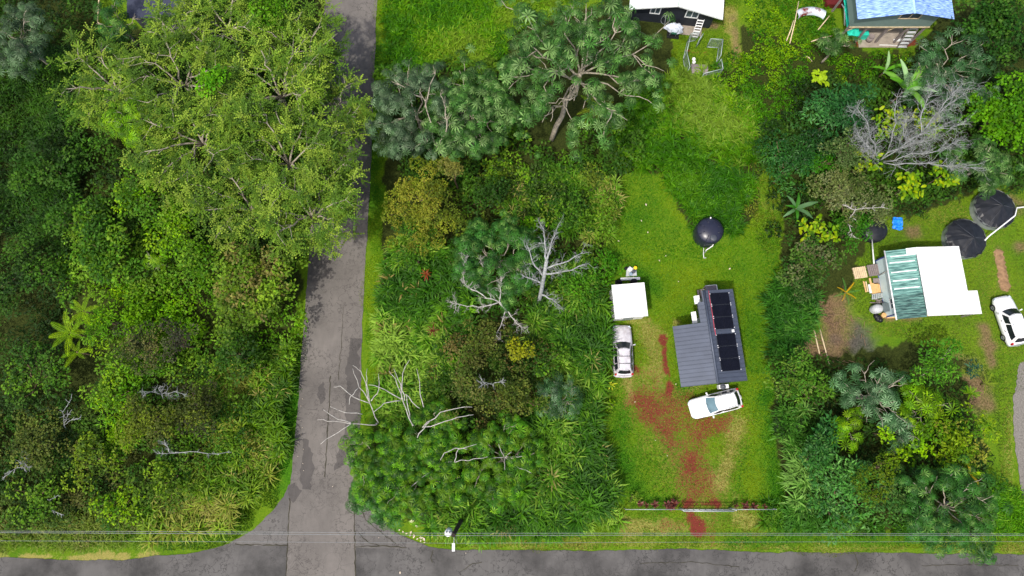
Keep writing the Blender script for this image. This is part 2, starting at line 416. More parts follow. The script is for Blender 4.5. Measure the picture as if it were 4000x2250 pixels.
# ------------------------------------------------------------------ roads
def asphalt(name, c, patch, crack_amt, big=.12):
    m, n, l, p = new_mat(name)
    p.inputs['Roughness'].default_value = .82; p.inputs['Specular IOR Level'].default_value = .3
    tc = N(n, 'ShaderNodeTexCoord')
    def noise(s, d=5, st=None):
        z = N(n, 'ShaderNodeTexNoise'); z.inputs['Scale'].default_value = s; z.inputs['Detail'].default_value = d
        src = tc.outputs['Object']
        if st:
            mp = N(n, 'ShaderNodeMapping'); mp.inputs['Scale'].default_value = st; l.new(src, mp.inputs[0]); src = mp.outputs[0]
        l.new(src, z.inputs['Vector']); return z.outputs[0]
    def ramp(src, a, b, lo=.3, hi=.7):
        r = N(n, 'ShaderNodeValToRGB'); e = r.color_ramp.elements
        e[0].position = lo; e[1].position = hi; e[0].color = (*a, 1); e[1].color = (*b, 1); l.new(src, r.inputs[0]); return r.outputs[0]
    def mix(f, a, b):
        x = N(n, 'ShaderNodeMix', data_type='RGBA'); l.new(f, x.inputs['Factor']); l.new(a, x.inputs['A']); l.new(b, x.inputs['B']); return x.outputs['Result']
    dk = tuple(x * .84 for x in c); lt = tuple(x * 1.1 for x in c)
    base = mix(noise(40, 2), ramp(noise(big * 3, 6), dk, lt), ramp(noise(1.6, 6, (2.2, .5, 1)), dk, lt))
    z2 = N(n, 'ShaderNodeTexNoise'); z2.inputs['Scale'].default_value = big; z2.inputs['Detail'].default_value = 9; z2.inputs['Roughness'].default_value = .62
    l.new(tc.outputs['Object'], z2.inputs['Vector'])
    base = mix(ramp(z2.outputs[0], (0,) * 3, (1,) * 3, .44, .66), base, ramp(noise(9, 4), tuple(x * .7 for x in patch), patch))
    rz = N(n, 'ShaderNodeTexNoise'); rz.inputs['Scale'].default_value = 1.3; rz.inputs['Detail'].default_value = 8; rz.inputs['Roughness'].default_value = .6
    l.new(tc.outputs['Object'], rz.inputs['Vector'])
    r_a = N(n, 'ShaderNodeMath', operation='SUBTRACT'); l.new(rz.outputs[0], r_a.inputs[0]); r_a.inputs[1].default_value = .5
    r_b = N(n, 'ShaderNodeMath', operation='ABSOLUTE'); l.new(r_a.outputs[0], r_b.inputs[0])
    r_c = N(n, 'ShaderNodeMapRange'); r_c.inputs[1].default_value = .006; r_c.inputs[2].default_value = .016; r_c.inputs[3].default_value = crack_amt; r_c.inputs[4].default_value = 0
    l.new(r_b.outputs[0], r_c.inputs[0])
    r_g = N(n, 'ShaderNodeMath', operation='MULTIPLY'); l.new(r_c.outputs[0], r_g.inputs[0]); l.new(ramp(noise(.3, 4), (0,) * 3, (1,) * 3, .42, .55), r_g.inputs[1])
    ck = N(n, 'ShaderNodeRGB'); ck.outputs[0].default_value = (*tuple(x * .35 for x in c), 1)
    base = mix(r_g.outputs[0], base, ck.outputs[0])
    vo = N(n, 'ShaderNodeTexVoronoi', feature='DISTANCE_TO_EDGE'); vo.inputs['Scale'].default_value = 1.5
    ds = N(n, 'ShaderNodeMixRGB'); ds.inputs[0].default_value = .4
    l.new(tc.outputs['Object'], ds.inputs[1])
    zc = N(n, 'ShaderNodeTexNoise'); zc.inputs['Scale'].default_value = 2.; l.new(tc.outputs['Object'], zc.inputs['Vector']); l.new(zc.outputs['Color'], ds.inputs[2])
    l.new(ds.outputs[0], vo.inputs['Vector'])
    lt_ = N(n, 'ShaderNodeMath', operation='LESS_THAN'); l.new(vo.outputs['Distance'], lt_.inputs[0]); lt_.inputs[1].default_value = .011
    gate = N(n, 'ShaderNodeMath', operation='MULTIPLY'); l.new(lt_.outputs[0], gate.inputs[0])
    l.new(ramp(noise(.22, 3), (0,) * 3, (crack_amt,) * 3, .5, .66), gate.inputs[1])
    cr = N(n, 'ShaderNodeRGB'); cr.outputs[0].default_value = (*tuple(x * .4 for x in c), 1)
    base = mix(gate.outputs[0], base, cr.outputs[0])
    l.new(base, p.inputs['Base Color'])
    return m
M['asphalt_side'] = asphalt('asphalt_side', S(113, 108, 103), S(92, 88, 84), .8)
M['asphalt_main'] = asphalt('asphalt_main', S(94, 92, 90), S(54, 53, 52), 1., .2)
M['asphalt_apron'] = asphalt('asphalt_apron', S(102, 99, 96), S(84, 82, 80), .9)
M['asphalt_patch'] = asphalt('asphalt_patch', S(88, 84, 81), S(74, 71, 69), .7)

def rough_poly(pts, h, amp, step=.22, seed=1):
    P = [at(*p) for p in pts]; out = []
    for a, b in zip(P, P[1:] + P[:1]):
        k = max(1, int((b - a).length / step)); nrm = Vector((-(b - a).y, (b - a).x, 0)).normalized()
        for i in range(k):
            q = a.lerp(b, i / k); u = np.array([q.x]); v = np.array([q.y])
            w = 3.2 * float(fbm(u, v, 1.3, seed, 4)[0] - .5) + 1.2 * float(vnoise(u / .22, v / .22, seed + 5)[0] - .5)
            q = q + nrm * amp * w; out.append((q.x, q.y, h))
    return out
def sheet(name, pts, h, mat_, amp=.06, kind='structure', parent=None, seed=1):
    from mathutils.geometry import delaunay_2d_cdt
    v = rough_poly(pts, h, amp, seed=seed); n = len(v)
    r = delaunay_2d_cdt([Vector(p[:2]) for p in v], [(k, (k + 1) % n) for k in range(n)], [], 1, 1e-4)
    me = bpy.data.meshes.new(name); me.from_pydata([(p.x, p.y, h) for p in r[0]], [], r[2])
    if me.polygons[0].normal.z < 0: me.flip_normals()
    me.materials.append(mat_); me.update()
    o = np_obj(name, me, parent)
    if kind: tag(o, kind=kind)
    return o
# crossing road along the bottom, then aprons, then the lane that runs north over it
road_main = sheet('road', [(-900,2176),(0,2178),(300,2188),(466,2189),(620,2172),(776,2158),(893,2123),(1120,2100),(1390,2090),(1556,2092),(1673,2134),(1766,2147),(2000,2148),(2310,2151),(2700,2144),(2988,2158),(3376,2158),(4000,2166),(4900,2172),(4900,2520),(-900,2520)], .0, M['asphalt_main'], .07)
apl = sheet('apron', [(1130,1890),(1110,1940),(1071,1990),(994,2066),(893,2124),(1000,2132),(1120,2128),(1135,2000)], .004, M['asphalt_apron'], .05, seed=4)
apr = sheet('apron', [(1383,1880),(1400,1945),(1471,2018),(1556,2088),(1673,2134),(1560,2142),(1385,2140)], .004, M['asphalt_apron'], .05, seed=5)
lane = sheet('lane', [(1268,-700),(1477,-700),(1472,0),(1467,155),(1459,334),(1451,621),(1436,893),(1424,1087),(1420,1164),(1412,1358),(1409,1498),(1401,1668),(1391,1901),(1388,2000),(1390,2260),(1390,2500),(1112,2500),(1117,2250),(1124,2050),(1132,1900),(1141,1832),(1160,1630),(1177,1397),(1192,1211),(1211,932),(1238,500),(1268,0)], .008, M['asphalt_side'], .05, seed=6)
for i, (pts, nm) in enumerate([
    ([(1370,1330),(1406,1325),(1404,1500),(1402,1650),(1385,1760),(1350,1800),(1300,1850),(1310,1780),(1340,1720),(1355,1600),(1350,1480)], 'tar_patch'),
    ([(1185,1710),(1205,1720),(1225,1830),(1215,1920),(1180,1910),(1170,1850),(1185,1800)], 'tar_patch'),
    ([(1240,1510),(1265,1490),(1275,1560),(1250,1580)], 'tar_patch'),
    ([(1150,1885),(1128,1905),(1140,1960),(1175,1920)], 'tar_patch')]):
    sheet(nm, pts, .012, M['asphalt_patch'], .2, None, lane, seed=20 + i)
for i, (pts, w) in enumerate([([(1117,2260),(1122,2140),(1127,2040),(1134,1930)], .05), ([(1388,2260),(1386,2100),(1385,1990),(1389,1930)], .05),
    ([(1290,1470),(1285,1600),(1275,1750),(1268,1880)], .05), ([(1125,2130),(1010,2128),(900,2126)], .05), ([(1388,2135),(1480,2132),(1600,2140)], .045),
    ([(1340,1200),(1335,1330),(1320,1500)], .03), ([(1690,2150),(1685,2180),(1692,2215)], .04), ([(1800,2230),(1850,2200),(1900,2195)], .03),
    ([(1400,2080),(1440,2120),(1500,2135)], .04), ([(1395,1960),(1430,2030),(1500,2090),(1560,2130)], .04), ([(3340,2165),(3350,2200),(3330,2250)], .035),
    ([(2500,2200),(2700,2195),(2900,2215)], .03), ([(3600,2210),(3800,2205),(3990,2210)], .03)]):
    P = [at(*p) for p in pts]; mb = MB(); r2 = random.Random(i)
    line = []
    for a, b in zip(P, P[1:]):
        k = max(2, int((b - a).length / .3))
        line += [a.lerp(b, t / k) + Vector((r2.uniform(-.05, .05), r2.uniform(-.05, .05), 0)) for t in range(k)]
    z = .017
    vs_ = []; 
    for j, p in enumerate(line):
        d = (line[min(j + 1, len(line) - 1)] - line[max(0, j - 1)]).normalized(); q = Vector((-d.y, d.x, 0)) * w * r2.uniform(.4, 1.1)
        vs_ += [(p.x - q.x, p.y - q.y, z), (p.x + q.x, p.y + q.y, z)]
    mb.add(vs_, [(2 * j, 2 * j + 1, 2 * j + 3, 2 * j + 2) for j in range(len(line) - 1)])
    mb.build('crack', M['crack'], lane if pts[0][0] < 1700 else road_main)
sheet('driveway', [(3985,1420),(4300,1380),(4300,2140),(4010,2060),(3985,1900),(3962,1700),(3958,1560)], .004, M['gravel'], .12, seed=9)

# ------------------------------------------------------------------ foliage builders
def unit(a): return a / (np.linalg.norm(a, axis=-1, keepdims=True) + 1e-9)

def leaf_quads(P, D, Nn, L, W, C, fold=.12):
    """one four-cornered leaf each: stalk end, two shoulders, tip"""
    n = len(P); sd = unit(np.cross(D, Nn)); nn = np.cross(sd, D)
    L = np.broadcast_to(L, n)[:, None]; W = np.broadcast_to(W, n)[:, None]
    a = P; b = P + D * L * .45 + sd * W * .5 + nn * W * fold; c = P + D * L - nn * L * .12; d = P + D * L * .45 - sd * W * .5 + nn * W * fold
    V = np.stack([a, b, c, d], 1).reshape(-1, 3)
    Q = np.arange(4 * n).reshape(n, 4)
    return V, Q, np.repeat(C, 4, 0)

def pick(pal, n, r):
    pal = np.array([S(*c) for c in pal]); i = r.integers(0, len(pal), n)
    return pal[i]

def clump_leaves(ctr, rad, cols, per_m2, L, W, r, flat=.75, droop=.25, spread=.55):
    """leaves on the upper shell of many rounded clumps"""
    cnt = np.maximum(6, (rad * rad * 4.2 * per_m2)).astype(int)
    idx = np.repeat(np.arange(len(ctr)), cnt); n = len(idx)
    d = r.normal(size=(n, 3)); d[:, 2] = np.abs(d[:, 2]) * 1.0 - .25; d = unit(d)
    rr = (.55 + .5 * r.random(n) ** .6)[:, None]
    P = ctr[idx] + d * rr * rad[idx][:, None] * np.array([1, 1, flat])
    az = r.random(n) * 2 * np.pi
    h = np.stack([np.cos(az), np.sin(az), np.zeros(n)], 1)
    D = unit(d * .8 + h * spread * 1.4 + np.array([0, 0, -droop]))
    Nn = unit(d * .5 + np.array([0, 0, .9]) + r.normal(size=(n, 3)) * .35)
    C = cols[idx] * (.68 + .64 * r.random((n, 1))) * (1 + (r.random((n, 3)) - .5) * .18)
    ll = L * (.7 + .6 * r.random(n)); ww = W * (.7 + .6 * r.random(n))
    return leaf_quads(P, D, Nn, ll, ww, C)

def limb_path(a, b, r, wob=.12, k=5, sag=0.):
    a = Vector(a); b = Vector(b); L = (b - a).length; out = [a]
    for i in range(1, k):
        t = i / k
        out.append(a.lerp(b, t) + Vector((r.uniform(-1, 1), r.uniform(-1, 1), r.uniform(-.5, .5))) * L * wob * .5 + Vector((0, 0, sag * L * math.sin(math.pi * t))))
    return out + [b]

def broad_tree(label, px, py, h, Rm, pal, L=.32, W=.17, clump=.75, dens=26, zr=.55, seed=0, name='broadleaf_tree', cat='tree', bark='bark', flat=.7, mt='leaf', group=None, cover=1.25, droop=.25):
    r = np.random.default_rng(1000 + seed); p = at(px, py, h * .8); base = Vector((p.x, p.y, -.05))
    t = thing(name, label, cat, base, group=group)
    cz = h - Rm * zr; 
    nC = int(max(7, cover * (Rm / clump) ** 2 * 1.35))
    d = r.normal(size=(nC, 3)); d[:, 2] = np.abs(d[:, 2]) * .9 - .15; d = unit(d)
    lobes = 1 + .28 * np.sin(3 * np.arctan2(d[:, 1], d[:, 0]) + seed) + .18 * r.normal(size=nC)
    f = (r.random(nC) ** .45)
    ctr = d * (np.array([Rm, Rm, Rm * zr]) * (f * np.clip(lobes, .6, 1.35))[:, None]) * .85 + np.array([0, 0, cz])
    ctr[:, 2] = np.maximum(ctr[:, 2], .5)
    rad = clump * (.6 + .7 * r.random(nC))
    cols = pick(pal, nC, r) * (.8 + .4 * r.random((nC, 1)))
    V, Q, C = clump_leaves(ctr, rad, cols, dens, L, W, r, flat=flat, droop=droop)
    V[:, 2] = np.maximum(V[:, 2], .05)
    o = np_obj('crown', np_mesh('crown', V, Q, C, M[mt]), t); o['kind'] = 'stuff'
    rr = random.Random(seed); mb = MB(); rt = .05 + Rm * .035
    top = Vector((base.x + rr.uniform(-.3, .3), base.y + rr.uniform(-.3, .3), max(.6, cz)))
    mb.tube(limb_path(base, top, rr, .08, 4), np.linspace(rt, rt * .6, 5), 7)
    order = np.argsort(-rad)[:max(4, min(9, nC // 3))]
    for i in order:
        e = base + Vector(ctr[i]) + Vector((0, 0, .05)); s0 = base.lerp(top, rr.uniform(.5, .95))
        mb.tube(limb_path(s0, e, rr, .18, 4), np.linspace(rt * .5, rt * .12, 5), 5)
    mb.build('trunk', M[bark], t)
    return t

# palmate umbrella leaves (fan of lobes round one stalk), several on one shoot
def rosette_mesh(name, pal, seed, nleaf=5, lobes=9, rl=.36, spread=.42, mt='palm_leaf', droop=.6, lw=.25):
    r = np.random.default_rng(seed); VV = []; QQ = []; CCs = []; b = 0
    for k in range(nleaf):
        az = 2 * np.pi * (k + r.random() * .6) / nleaf
        rad = spread * (.6 + .5 * r.random()) if nleaf > 1 else 0
        c = np.array([math.cos(az) * rad, math.sin(az) * rad, (r.random() - .5) * .3 - rad * .2])
        nrm = unit(np.array([math.cos(az) * .55, math.sin(az) * .55, 1.0]) if nleaf > 1 else np.array([0, 0, 1.]))
        ax = unit(np.cross(nrm, [0.3, .9, .1])); ay = np.cross(nrm, ax); R0 = rl * (.75 + .5 * r.random()); colr = pick(pal, 1, r)[0] * (.65 + .7 * r.random())
        a0 = r.random() * 6.28
        for j in range(lobes):
            a = a0 + 2 * np.pi * j / lobes * .94; d = ax * math.cos(a) + ay * math.sin(a); s_ = -ax * math.sin(a) + ay * math.cos(a)
            l = R0 * (.8 + .35 * r.random()); w = R0 * lw
            p0 = c + d * .02; pm = c + d * l * .6 - nrm * l * .08; pt = c + d * l - nrm * l * droop
            VV += [p0, pm + s_ * w * .5, pt, pm - s_ * w * .5]; QQ.append((b, b + 1, b + 2, b + 3)); b += 4
            cc = colr * (.85 + .3 * r.random()); CCs += [cc * .9, cc, cc * 1.05, cc]
    me = np_mesh(name, np.array(VV), np.array(QQ), np.array(CCs), M[mt])
    return me

ROS = {}
def rosettes(key):
    if key in ROS: return ROS[key]
    P = {'blue': [(64, 104, 48), (80, 120, 58), (52, 88, 42), (108, 138, 82)],
         'silver': [(82, 118, 76), (70, 106, 66), (108, 138, 100), (58, 96, 54)],
         'bright': [(70, 118, 36), (90, 136, 42), (58, 102, 36), (108, 146, 50)],
         'mid': [(62, 108, 46), (80, 124, 54), (52, 94, 44), (102, 138, 70)],
         'lime': [(106, 148, 36), (88, 136, 34), (126, 160, 46)],
         'dusky': [(58, 94, 54), (72, 108, 66), (106, 132, 100), (48, 82, 46)],
         'greyed': [(82, 108, 74), (68, 94, 60), (104, 126, 94), (60, 82, 56)]}[key]
    kw = dict(blue=dict(nleaf=4, rl=.5, spread=.46, lw=.23, droop=.5), silver=dict(nleaf=3, lobes=10, rl=.6, spread=.5, lw=.18, droop=.35), bright=dict(nleaf=4, rl=.38, spread=.4, lw=.24, droop=.4),
              dusky=dict(nleaf=3, lobes=9, rl=.54, spread=.5, lw=.2, droop=.45), mid=dict(nleaf=4, rl=.46, spread=.44, lw=.23, droop=.45), lime=dict(nleaf=3, lobes=10, rl=.56, spread=.48, lw=.18, droop=.35), greyed=dict(nleaf=4, rl=.46, spread=.46, lw=.22, droop=.5))[key]
    ROS[key] = [rosette_mesh('leaf_rosette', P, 50 + i + hash_i(key), **kw) for i in range(5)]
    return ROS[key]
def hash_i(s): return sum(ord(c) for c in s) * 7 % 997

def palmate_tree(label, px, py, h, Rm, key, n=120, seed=0, base_px=None, name='palmate_tree', zr=.4, bark='bark_pale', branches=9, scale=1., cat='tree', group=None, open_=.35, clear=()):
    r = random.Random(300 + seed); p = at(px, py, h * .85)
    base = at(*base_px) if base_px else Vector((p.x, p.y, 0)); base.z = -.05
    t = thing(name, label, cat, base, group=group)
    top = Vector((p.x, p.y, h * .5)); rt = .07 + Rm * .03
    fork = base.lerp(Vector((p.x, p.y, h * .62)), 1.0)
    mb = MB(); mb.tube(limb_path(base, fork, r, .06, 5), np.linspace(rt, rt * .7, 6), 8); mb.build('trunk', M[bark], t)
    tips = []
    for k in range(branches):
        az = 2 * math.pi * (k + r.random() * .7) / branches; rad = Rm * r.uniform(.55, .95)
        e = Vector((p.x + math.cos(az) * rad, p.y + math.sin(az) * rad, h * r.uniform(.72, .9)))
        path = limb_path(fork.lerp(base, r.uniform(0, .12)), e, r, .14, 6, sag=-.06)
        mb = MB(); mb.tube(path, np.linspace(rt * .38, rt * .12, 7), 6)
        tips.append(e)
        for q in range(4):
            s0 = path[r.randint(2, 5)]; a2 = az + r.uniform(-1.2, 1.2); l2 = Rm * r.uniform(.25, .5)
            e2 = s0 + Vector((math.cos(a2) * l2, math.sin(a2) * l2, r.uniform(.2, .7) * min(1, Rm / 3)))
            mb.tube(limb_path(s0, e2, r, .16, 4), np.linspace(rt * .2, rt * .08, 5), 5); tips.append(e2)
        mb.build('branch', M[bark], t)
    ms = rosettes(key)
    for i in range(n):
        if r.random() < .6:
            b = r.choice(tips); q = b + Vector((r.gauss(0, .35), r.gauss(0, .35), r.uniform(-.1, .35))) * min(1.4, .5 + Rm * .25)
        else:
            a = r.random() * 6.283; f = r.random() ** .55 * (1 + .18 * math.sin(3 * a + seed))
            q = Vector((p.x + math.cos(a) * f * Rm, p.y + math.sin(a) * f * Rm, h * (1 - zr * f * f * .6) - r.random() ** 2 * h * open_))
        ppx, ppy = project(q.x, q.y, q.z)
        if any(math.hypot(ppx - cx, ppy - cy) < cr for cx, cy, cr in clear): continue
        o = np_obj('leaf_rosette', ms[r.randrange(5)], t, q - base)
        s = scale * r.uniform(.45, 1.1)
        dz = math.atan2(q.y - p.y, q.x - p.x); tl = r.uniform(0, .5) * min(1, math.hypot(q.x - p.x, q.y - p.y) / Rm)
        o.rotation_euler = (Matrix.Rotation(dz, 4, 'Z') @ Matrix.Rotation(tl, 4, 'Y') @ Matrix.Rotation(r.random() * 6.28, 4, 'Z')).to_euler()
        o.scale = (s, s, s)
    return t

# feathery tree: pale limbs in tiers, sprays of narrow fronds
def feather_tree(label, px, py, h, Rm, pal, seed=0, nsp=300, group='feathery trees west of the lane'):
    r = np.random.default_rng(2000 + seed); rr = random.Random(seed); p = at(px, py, h * .85); base = Vector((p.x, p.y, -.05))
    t = thing('feathery_tree', label, 'tree', base, group=group)
    fork = Vector((p.x + rr.uniform(-.4, .4), p.y + rr.uniform(-.4, .4), h * .62)); rt = .2
    mb = MB(); mb.tube(limb_path(base, fork, rr, .05, 5), np.linspace(rt, rt * .7, 6), 8); mb.build('trunk', M['bark_pale'], t)
    tips = []
    nb = 8
    for k in range(nb):
        az = 2 * math.pi * (k + rr.random() * .6) / nb; rad = Rm * rr.uniform(.6, .9)
        e = Vector((p.x + math.cos(az) * rad, p.y + math.sin(az) * rad, h * rr.uniform(.84, .99)))
        path = limb_path(fork, e, rr, .1, 6, sag=.1); mb = MB(); mb.tube(path, np.linspace(rt * .5, .03, 7), 6)
        tips.append(e)
        for q in range(6):
            s0 = path[rr.randint(2, 6)]; a2 = az + rr.uniform(-1.4, 1.4); l2 = Rm * rr.uniform(.2, .45)
            e2 = s0 + Vector((math.cos(a2) * l2, math.sin(a2) * l2, rr.uniform(-.1, .5)))
            mb.tube(limb_path(s0, e2, rr, .14, 3), np.linspace(.034, .012, 4), 4, cap=False); tips.append(e2)
        mb.build('branch', M['bark_pale'], t)
    T = np.array([tuple(x) for x in tips])
    pc = T[r.integers(0, len(T), nsp)] + r.normal(size=(nsp, 3)) * np.array([.55, .55, .16])
    k = nsp // 5
    a = r.random(k) * 6.283; f = np.sqrt(r.random(k)) * Rm * (1 + .15 * np.sin(4 * a + seed))
    pc[:k] = np.stack([p.x + np.cos(a) * f, p.y + np.sin(a) * f, h * (.98 - .22 * (f / Rm) ** 2 - .22 * r.random(k))], 1)
    nf = 9; n = nsp * nf
    ctr = np.repeat(pc, nf, 0); az = r.random(n) * 6.283
    out = np.repeat(np.arctan2(pc[:, 1] - p.y, pc[:, 0] - p.x), nf); az = np.where(r.random(n) < .45, out + r.normal(size=n) * .7, az)
    el = r.uniform(-.25, .5, n)
    D = np.stack([np.cos(az) * np.cos(el), np.sin(az) * np.cos(el), np.sin(el)], 1)
    Lf = r.uniform(.45, .95, n); colr = np.repeat(pick(pal, nsp, r) * (.75 + .5 * r.random((nsp, 1))), nf, 0) * (.8 + .4 * r.random((n, 1)))
    VV = []; CCs = []
    segs = 4; up = np.tile([0, 0, 1.], (n, 1)); sd = unit(np.cross(D, up)); nn = np.cross(sd, D)
    for s_ in range(segs):
        t0 = s_ / segs * .92; cpos = ctr + D * (Lf * (t0 + .16))[:, None] - nn * (Lf * .3 * t0 * t0)[:, None]
        w = (.17 * (1 - .45 * t0) * Lf / .7)[:, None]; l = (Lf * .19)[:, None]
        VV.append(np.stack([cpos - D * l * .5, cpos + sd * w * .5 + D * l * .35, cpos + D * l * .55, cpos - sd * w * .5 + D * l * .35], 1)); CCs.append(np.repeat(colr * (1 + .12 * s_), 4, 0).reshape(n, 4, 3))
    V = np.concatenate(VV).reshape(-1, 3) - np.array(tuple(base)); C = np.concatenate(CCs).reshape(-1, 3)
    o = np_obj('crown', np_mesh('crown', V, np.arange(len(V)).reshape(-1, 4), C, M['leaf']), t); o['kind'] = 'stuff'
    return t

def zone_points(poly, n_m2, h, r):
    w = [at(x, y, h) for x, y in poly]
    x0, x1 = min(p.x for p in w) - .5, max(p.x for p in w) + .5; y0, y1 = min(p.y for p in w) - .5, max(p.y for p in w) + .5
    n = int((x1 - x0) * (y1 - y0) * n_m2)
    x = r.uniform(x0, x1, n); y = r.uniform(y0, y1, n)
    px, py = project(x, y, np.full(n, h))
    j = (fbm(x, y, 2.2, 5, 2) - .5) * 90
    k = in_poly(px + j, py + j * .6, poly)
    return x[k], y[k]

# masses nobody could count: undergrowth, cane grass, tall grass, lawn
def undergrowth(name, label, poly, h0, h1, pal, L=.3, W=.16, clump=.6, n_m2=1.1, dens=26, seed=0, cat='undergrowth', hs=4., mt='leaf', cs=5., flat=.7):
    r = np.random.default_rng(4000 + seed); x, y = zone_points(poly, n_m2, (h0 + h1) / 2, r)
    nb = fbm(x, y, hs, seed + 60, 3); h = h0 + (h1 - h0) * np.clip((nb - .25) * 2, 0, 1)
    ctr = np.stack([x, y, np.maximum(.15, h - clump * .6)], 1); rad = clump * (.55 + .8 * r.random(len(x)))
    P = np.array([S(*c) for c in pal]); cn = np.clip((fbm(x, y, cs, seed + 9, 2) - .22) * 1.8, 0, .999) * len(P)
    i = np.clip((cn + r.normal(size=len(x)) * .9), 0, len(P) - 1).astype(int)
    cols = P[i] * (.8 + .4 * r.random((len(x), 1)))
    V, Q, C = clump_leaves(ctr, rad, cols, dens, L, W, r, flat=flat)
    V[:, 2] = np.maximum(V[:, 2], .02)
    return tag(np_obj(name, np_mesh(name, V, Q, C, M[mt])), label, cat, kind='stuff')

def straps(base, az, el, L, W, C, r, bend=1.2, segs=3, lean=None):
    n = len(base); pts = [base]; cur = base.copy(); e = el.copy()
    for s_ in range(segs):
        D = np.stack([np.cos(az) * np.cos(e), np.sin(az) * np.cos(e), np.sin(e)], 1)
        cur = cur + D * (L / segs)[:, None]; pts.append(cur.copy()); e = e - bend / segs * (1 + .5 * s_)
    sd = np.stack([-np.sin(az), np.cos(az), np.zeros(n)], 1) + r.normal(size=(n, 3)) * .15
    prof = [.55, 1., .75, 0.06] if segs == 3 else [.8, .8, .06]
    VV = []
    for s_ in range(segs + 1):
        w = (W * prof[s_])[:, None]; VV += [pts[s_] + sd * w * .5, pts[s_] - sd * w * .5]
    V = np.stack(VV, 1); k = 2 * (segs + 1)
    b = (np.arange(n) * k)[:, None]
    Q = np.concatenate([b + np.array([2 * s_, 2 * s_ + 1, 2 * s_ + 3, 2 * s_ + 2]) for s_ in range(segs)], 0)
    return V.reshape(-1, 3), Q, np.repeat(C, k, 0)

def cane(name, label, poly, h0, h1, pal, n_m2=5., blades=11, L=(.7, 1.35), W=.075, seed=0, cat='grass', dry=None, hs=3., bend=1.5, out=None, cs=4., dryf=.04):
    r = np.random.default_rng(6000 + seed); x, y = zone_points(poly, n_m2, (h0 + h1) / 2, r)
    h = h0 + (h1 - h0) * np.clip((fbm(x, y, hs, seed + 33, 3) - .25) * 2, 0, 1) * (.8 + .3 * r.random(len(x)))
    P = np.array([S(*c) for c in pal]); cn = np.clip((fbm(x, y, cs, seed + 3, 2) - .22) * 1.8, 0, .999) * len(P)
    ci = np.clip((cn + r.normal(size=len(x)) * .8), 0, len(P) - 1).astype(int); tc = P[ci] * (.78 + .44 * r.random((len(x), 1)))
    if dry is not None:
        dm = r.random(len(x)) < dryf; tc[dm] = S(*dry)
    n = len(x) * blades; i = np.repeat(np.arange(len(x)), blades)
    az = (np.tile(np.arange(blades), len(x)) + r.random(n) * .7) / blades * 6.283 + np.repeat(r.random(len(x)) * 6.283, blades)
    if out is not None:   # tufts on the edge hang outwards
        az = np.where(r.random(n) < .5, out + r.normal(size=n) * .7, az)
    Ln = r.uniform(*L, n); el = r.uniform(.5, 1.35, n)
    zb = np.maximum(0, h[i] - Ln * .62 - r.random(n) * .45 * np.minimum(1, h[i]))
    base = np.stack([x[i] + np.cos(az) * .05, y[i] + np.sin(az) * .05, zb], 1)
    C = tc[i] * (.75 + .5 * r.random((n, 1)))
    V, Q, C = straps(base, az, el, Ln, W * (.7 + .6 * r.random(n)), C, r, bend)
    V[:, 2] = np.maximum(V[:, 2], -.02)
    return tag(np_obj(name, np_mesh(name, V, Q, C, M['blade'])), label, cat, kind='stuff')

def lawn(name, label, poly, n_m2, pal, seed=0, hgt=.1, dark=1.):
    r = np.random.default_rng(8000 + seed); x, y = zone_points(poly, n_m2, 0, r)
    m = masks(x, y); keep = (r.random(len(x)) > np.maximum(m['cinder'] * .92, np.maximum(m['soil'], m['ash']))) & (m['forest'] < .5)
    x, y = x[keep], y[keep]; m = {k: v[keep] for k, v in m.items()}; n = len(x)
    P = np.array([S(*c) for c in pal]); cn = np.clip((fbm(x, y, 4., seed + 3, 4) - .33) * 3, 0, .999) * len(P)
    C = P[np.clip(cn + r.normal(size=n) * .5, 0, len(P) - 1).astype(int)]
    lu = (m['lush'] > r.random(n))[:, None]; C = np.where(lu, np.array(S(42, 96, 22)), C)
    dr = (m['dry'] > r.random(n) * .9)[:, None]; C = np.where(dr, np.array(S(138, 134, 66)), C)
    C = C * (.72 + .56 * r.random((n, 1)))
    az = r.random(n) * 6.283; el = r.uniform(.35, 1.2, n); Ln = hgt * r.uniform(.6, 1.5, n)
    D = np.stack([np.cos(az) * np.cos(el), np.sin(az) * np.cos(el), np.sin(el)], 1); sd = np.stack([-np.sin(az), np.cos(az), np.zeros(n)], 1)
    b = np.stack([x, y, np.full(n, -.04)], 1); w = (.045 * r.uniform(.7, 1.4, n))[:, None]
    V = np.stack([b + sd * w * .5, b - sd * w * .5, b + D * (Ln + .05)[:, None]], 1).reshape(-1, 3)
    return tag(np_obj(name, np_mesh(name, V, None, np.repeat(C, 3, 0), M['blade'], Tri=np.arange(3 * n).reshape(n, 3))), label, 'grass', kind='stuff')

# ------------------------------------------------------------------ buildings
def ribbed(parent, name, mat_, A, B, C, D, n, rib=.035, rw=.05, t=.03, i0=0):
    """n panels side by side between edge A->B (ridge) and D->C (eave), each with a raised seam"""
    A, B, C, D = map(Vector, (A, B, C, D)); nrm = (B - A).cross(D - A).normalized()
    if nrm.z < 0: nrm = -nrm
    for k in range(n):
        a = A.lerp(B, k / n); b = A.lerp(B, (k + 1) / n - .0005); d = D.lerp(C, k / n); c = D.lerp(C, (k + 1) / n - .0005)
        mb = MB(); mb.plate(a, b, c, d, t)
        u = (b - a).normalized()
        up = nrm * rib
        mb.hexa([a + nrm * .002, a + u * rw + nrm * .002, d + u * rw + nrm * .002, d + nrm * .002, a + up + u * .012, a + up + u * (rw - .012), d + up + u * (rw - .012), d + up + u * .012])
        mb.build(name, mat_, parent)

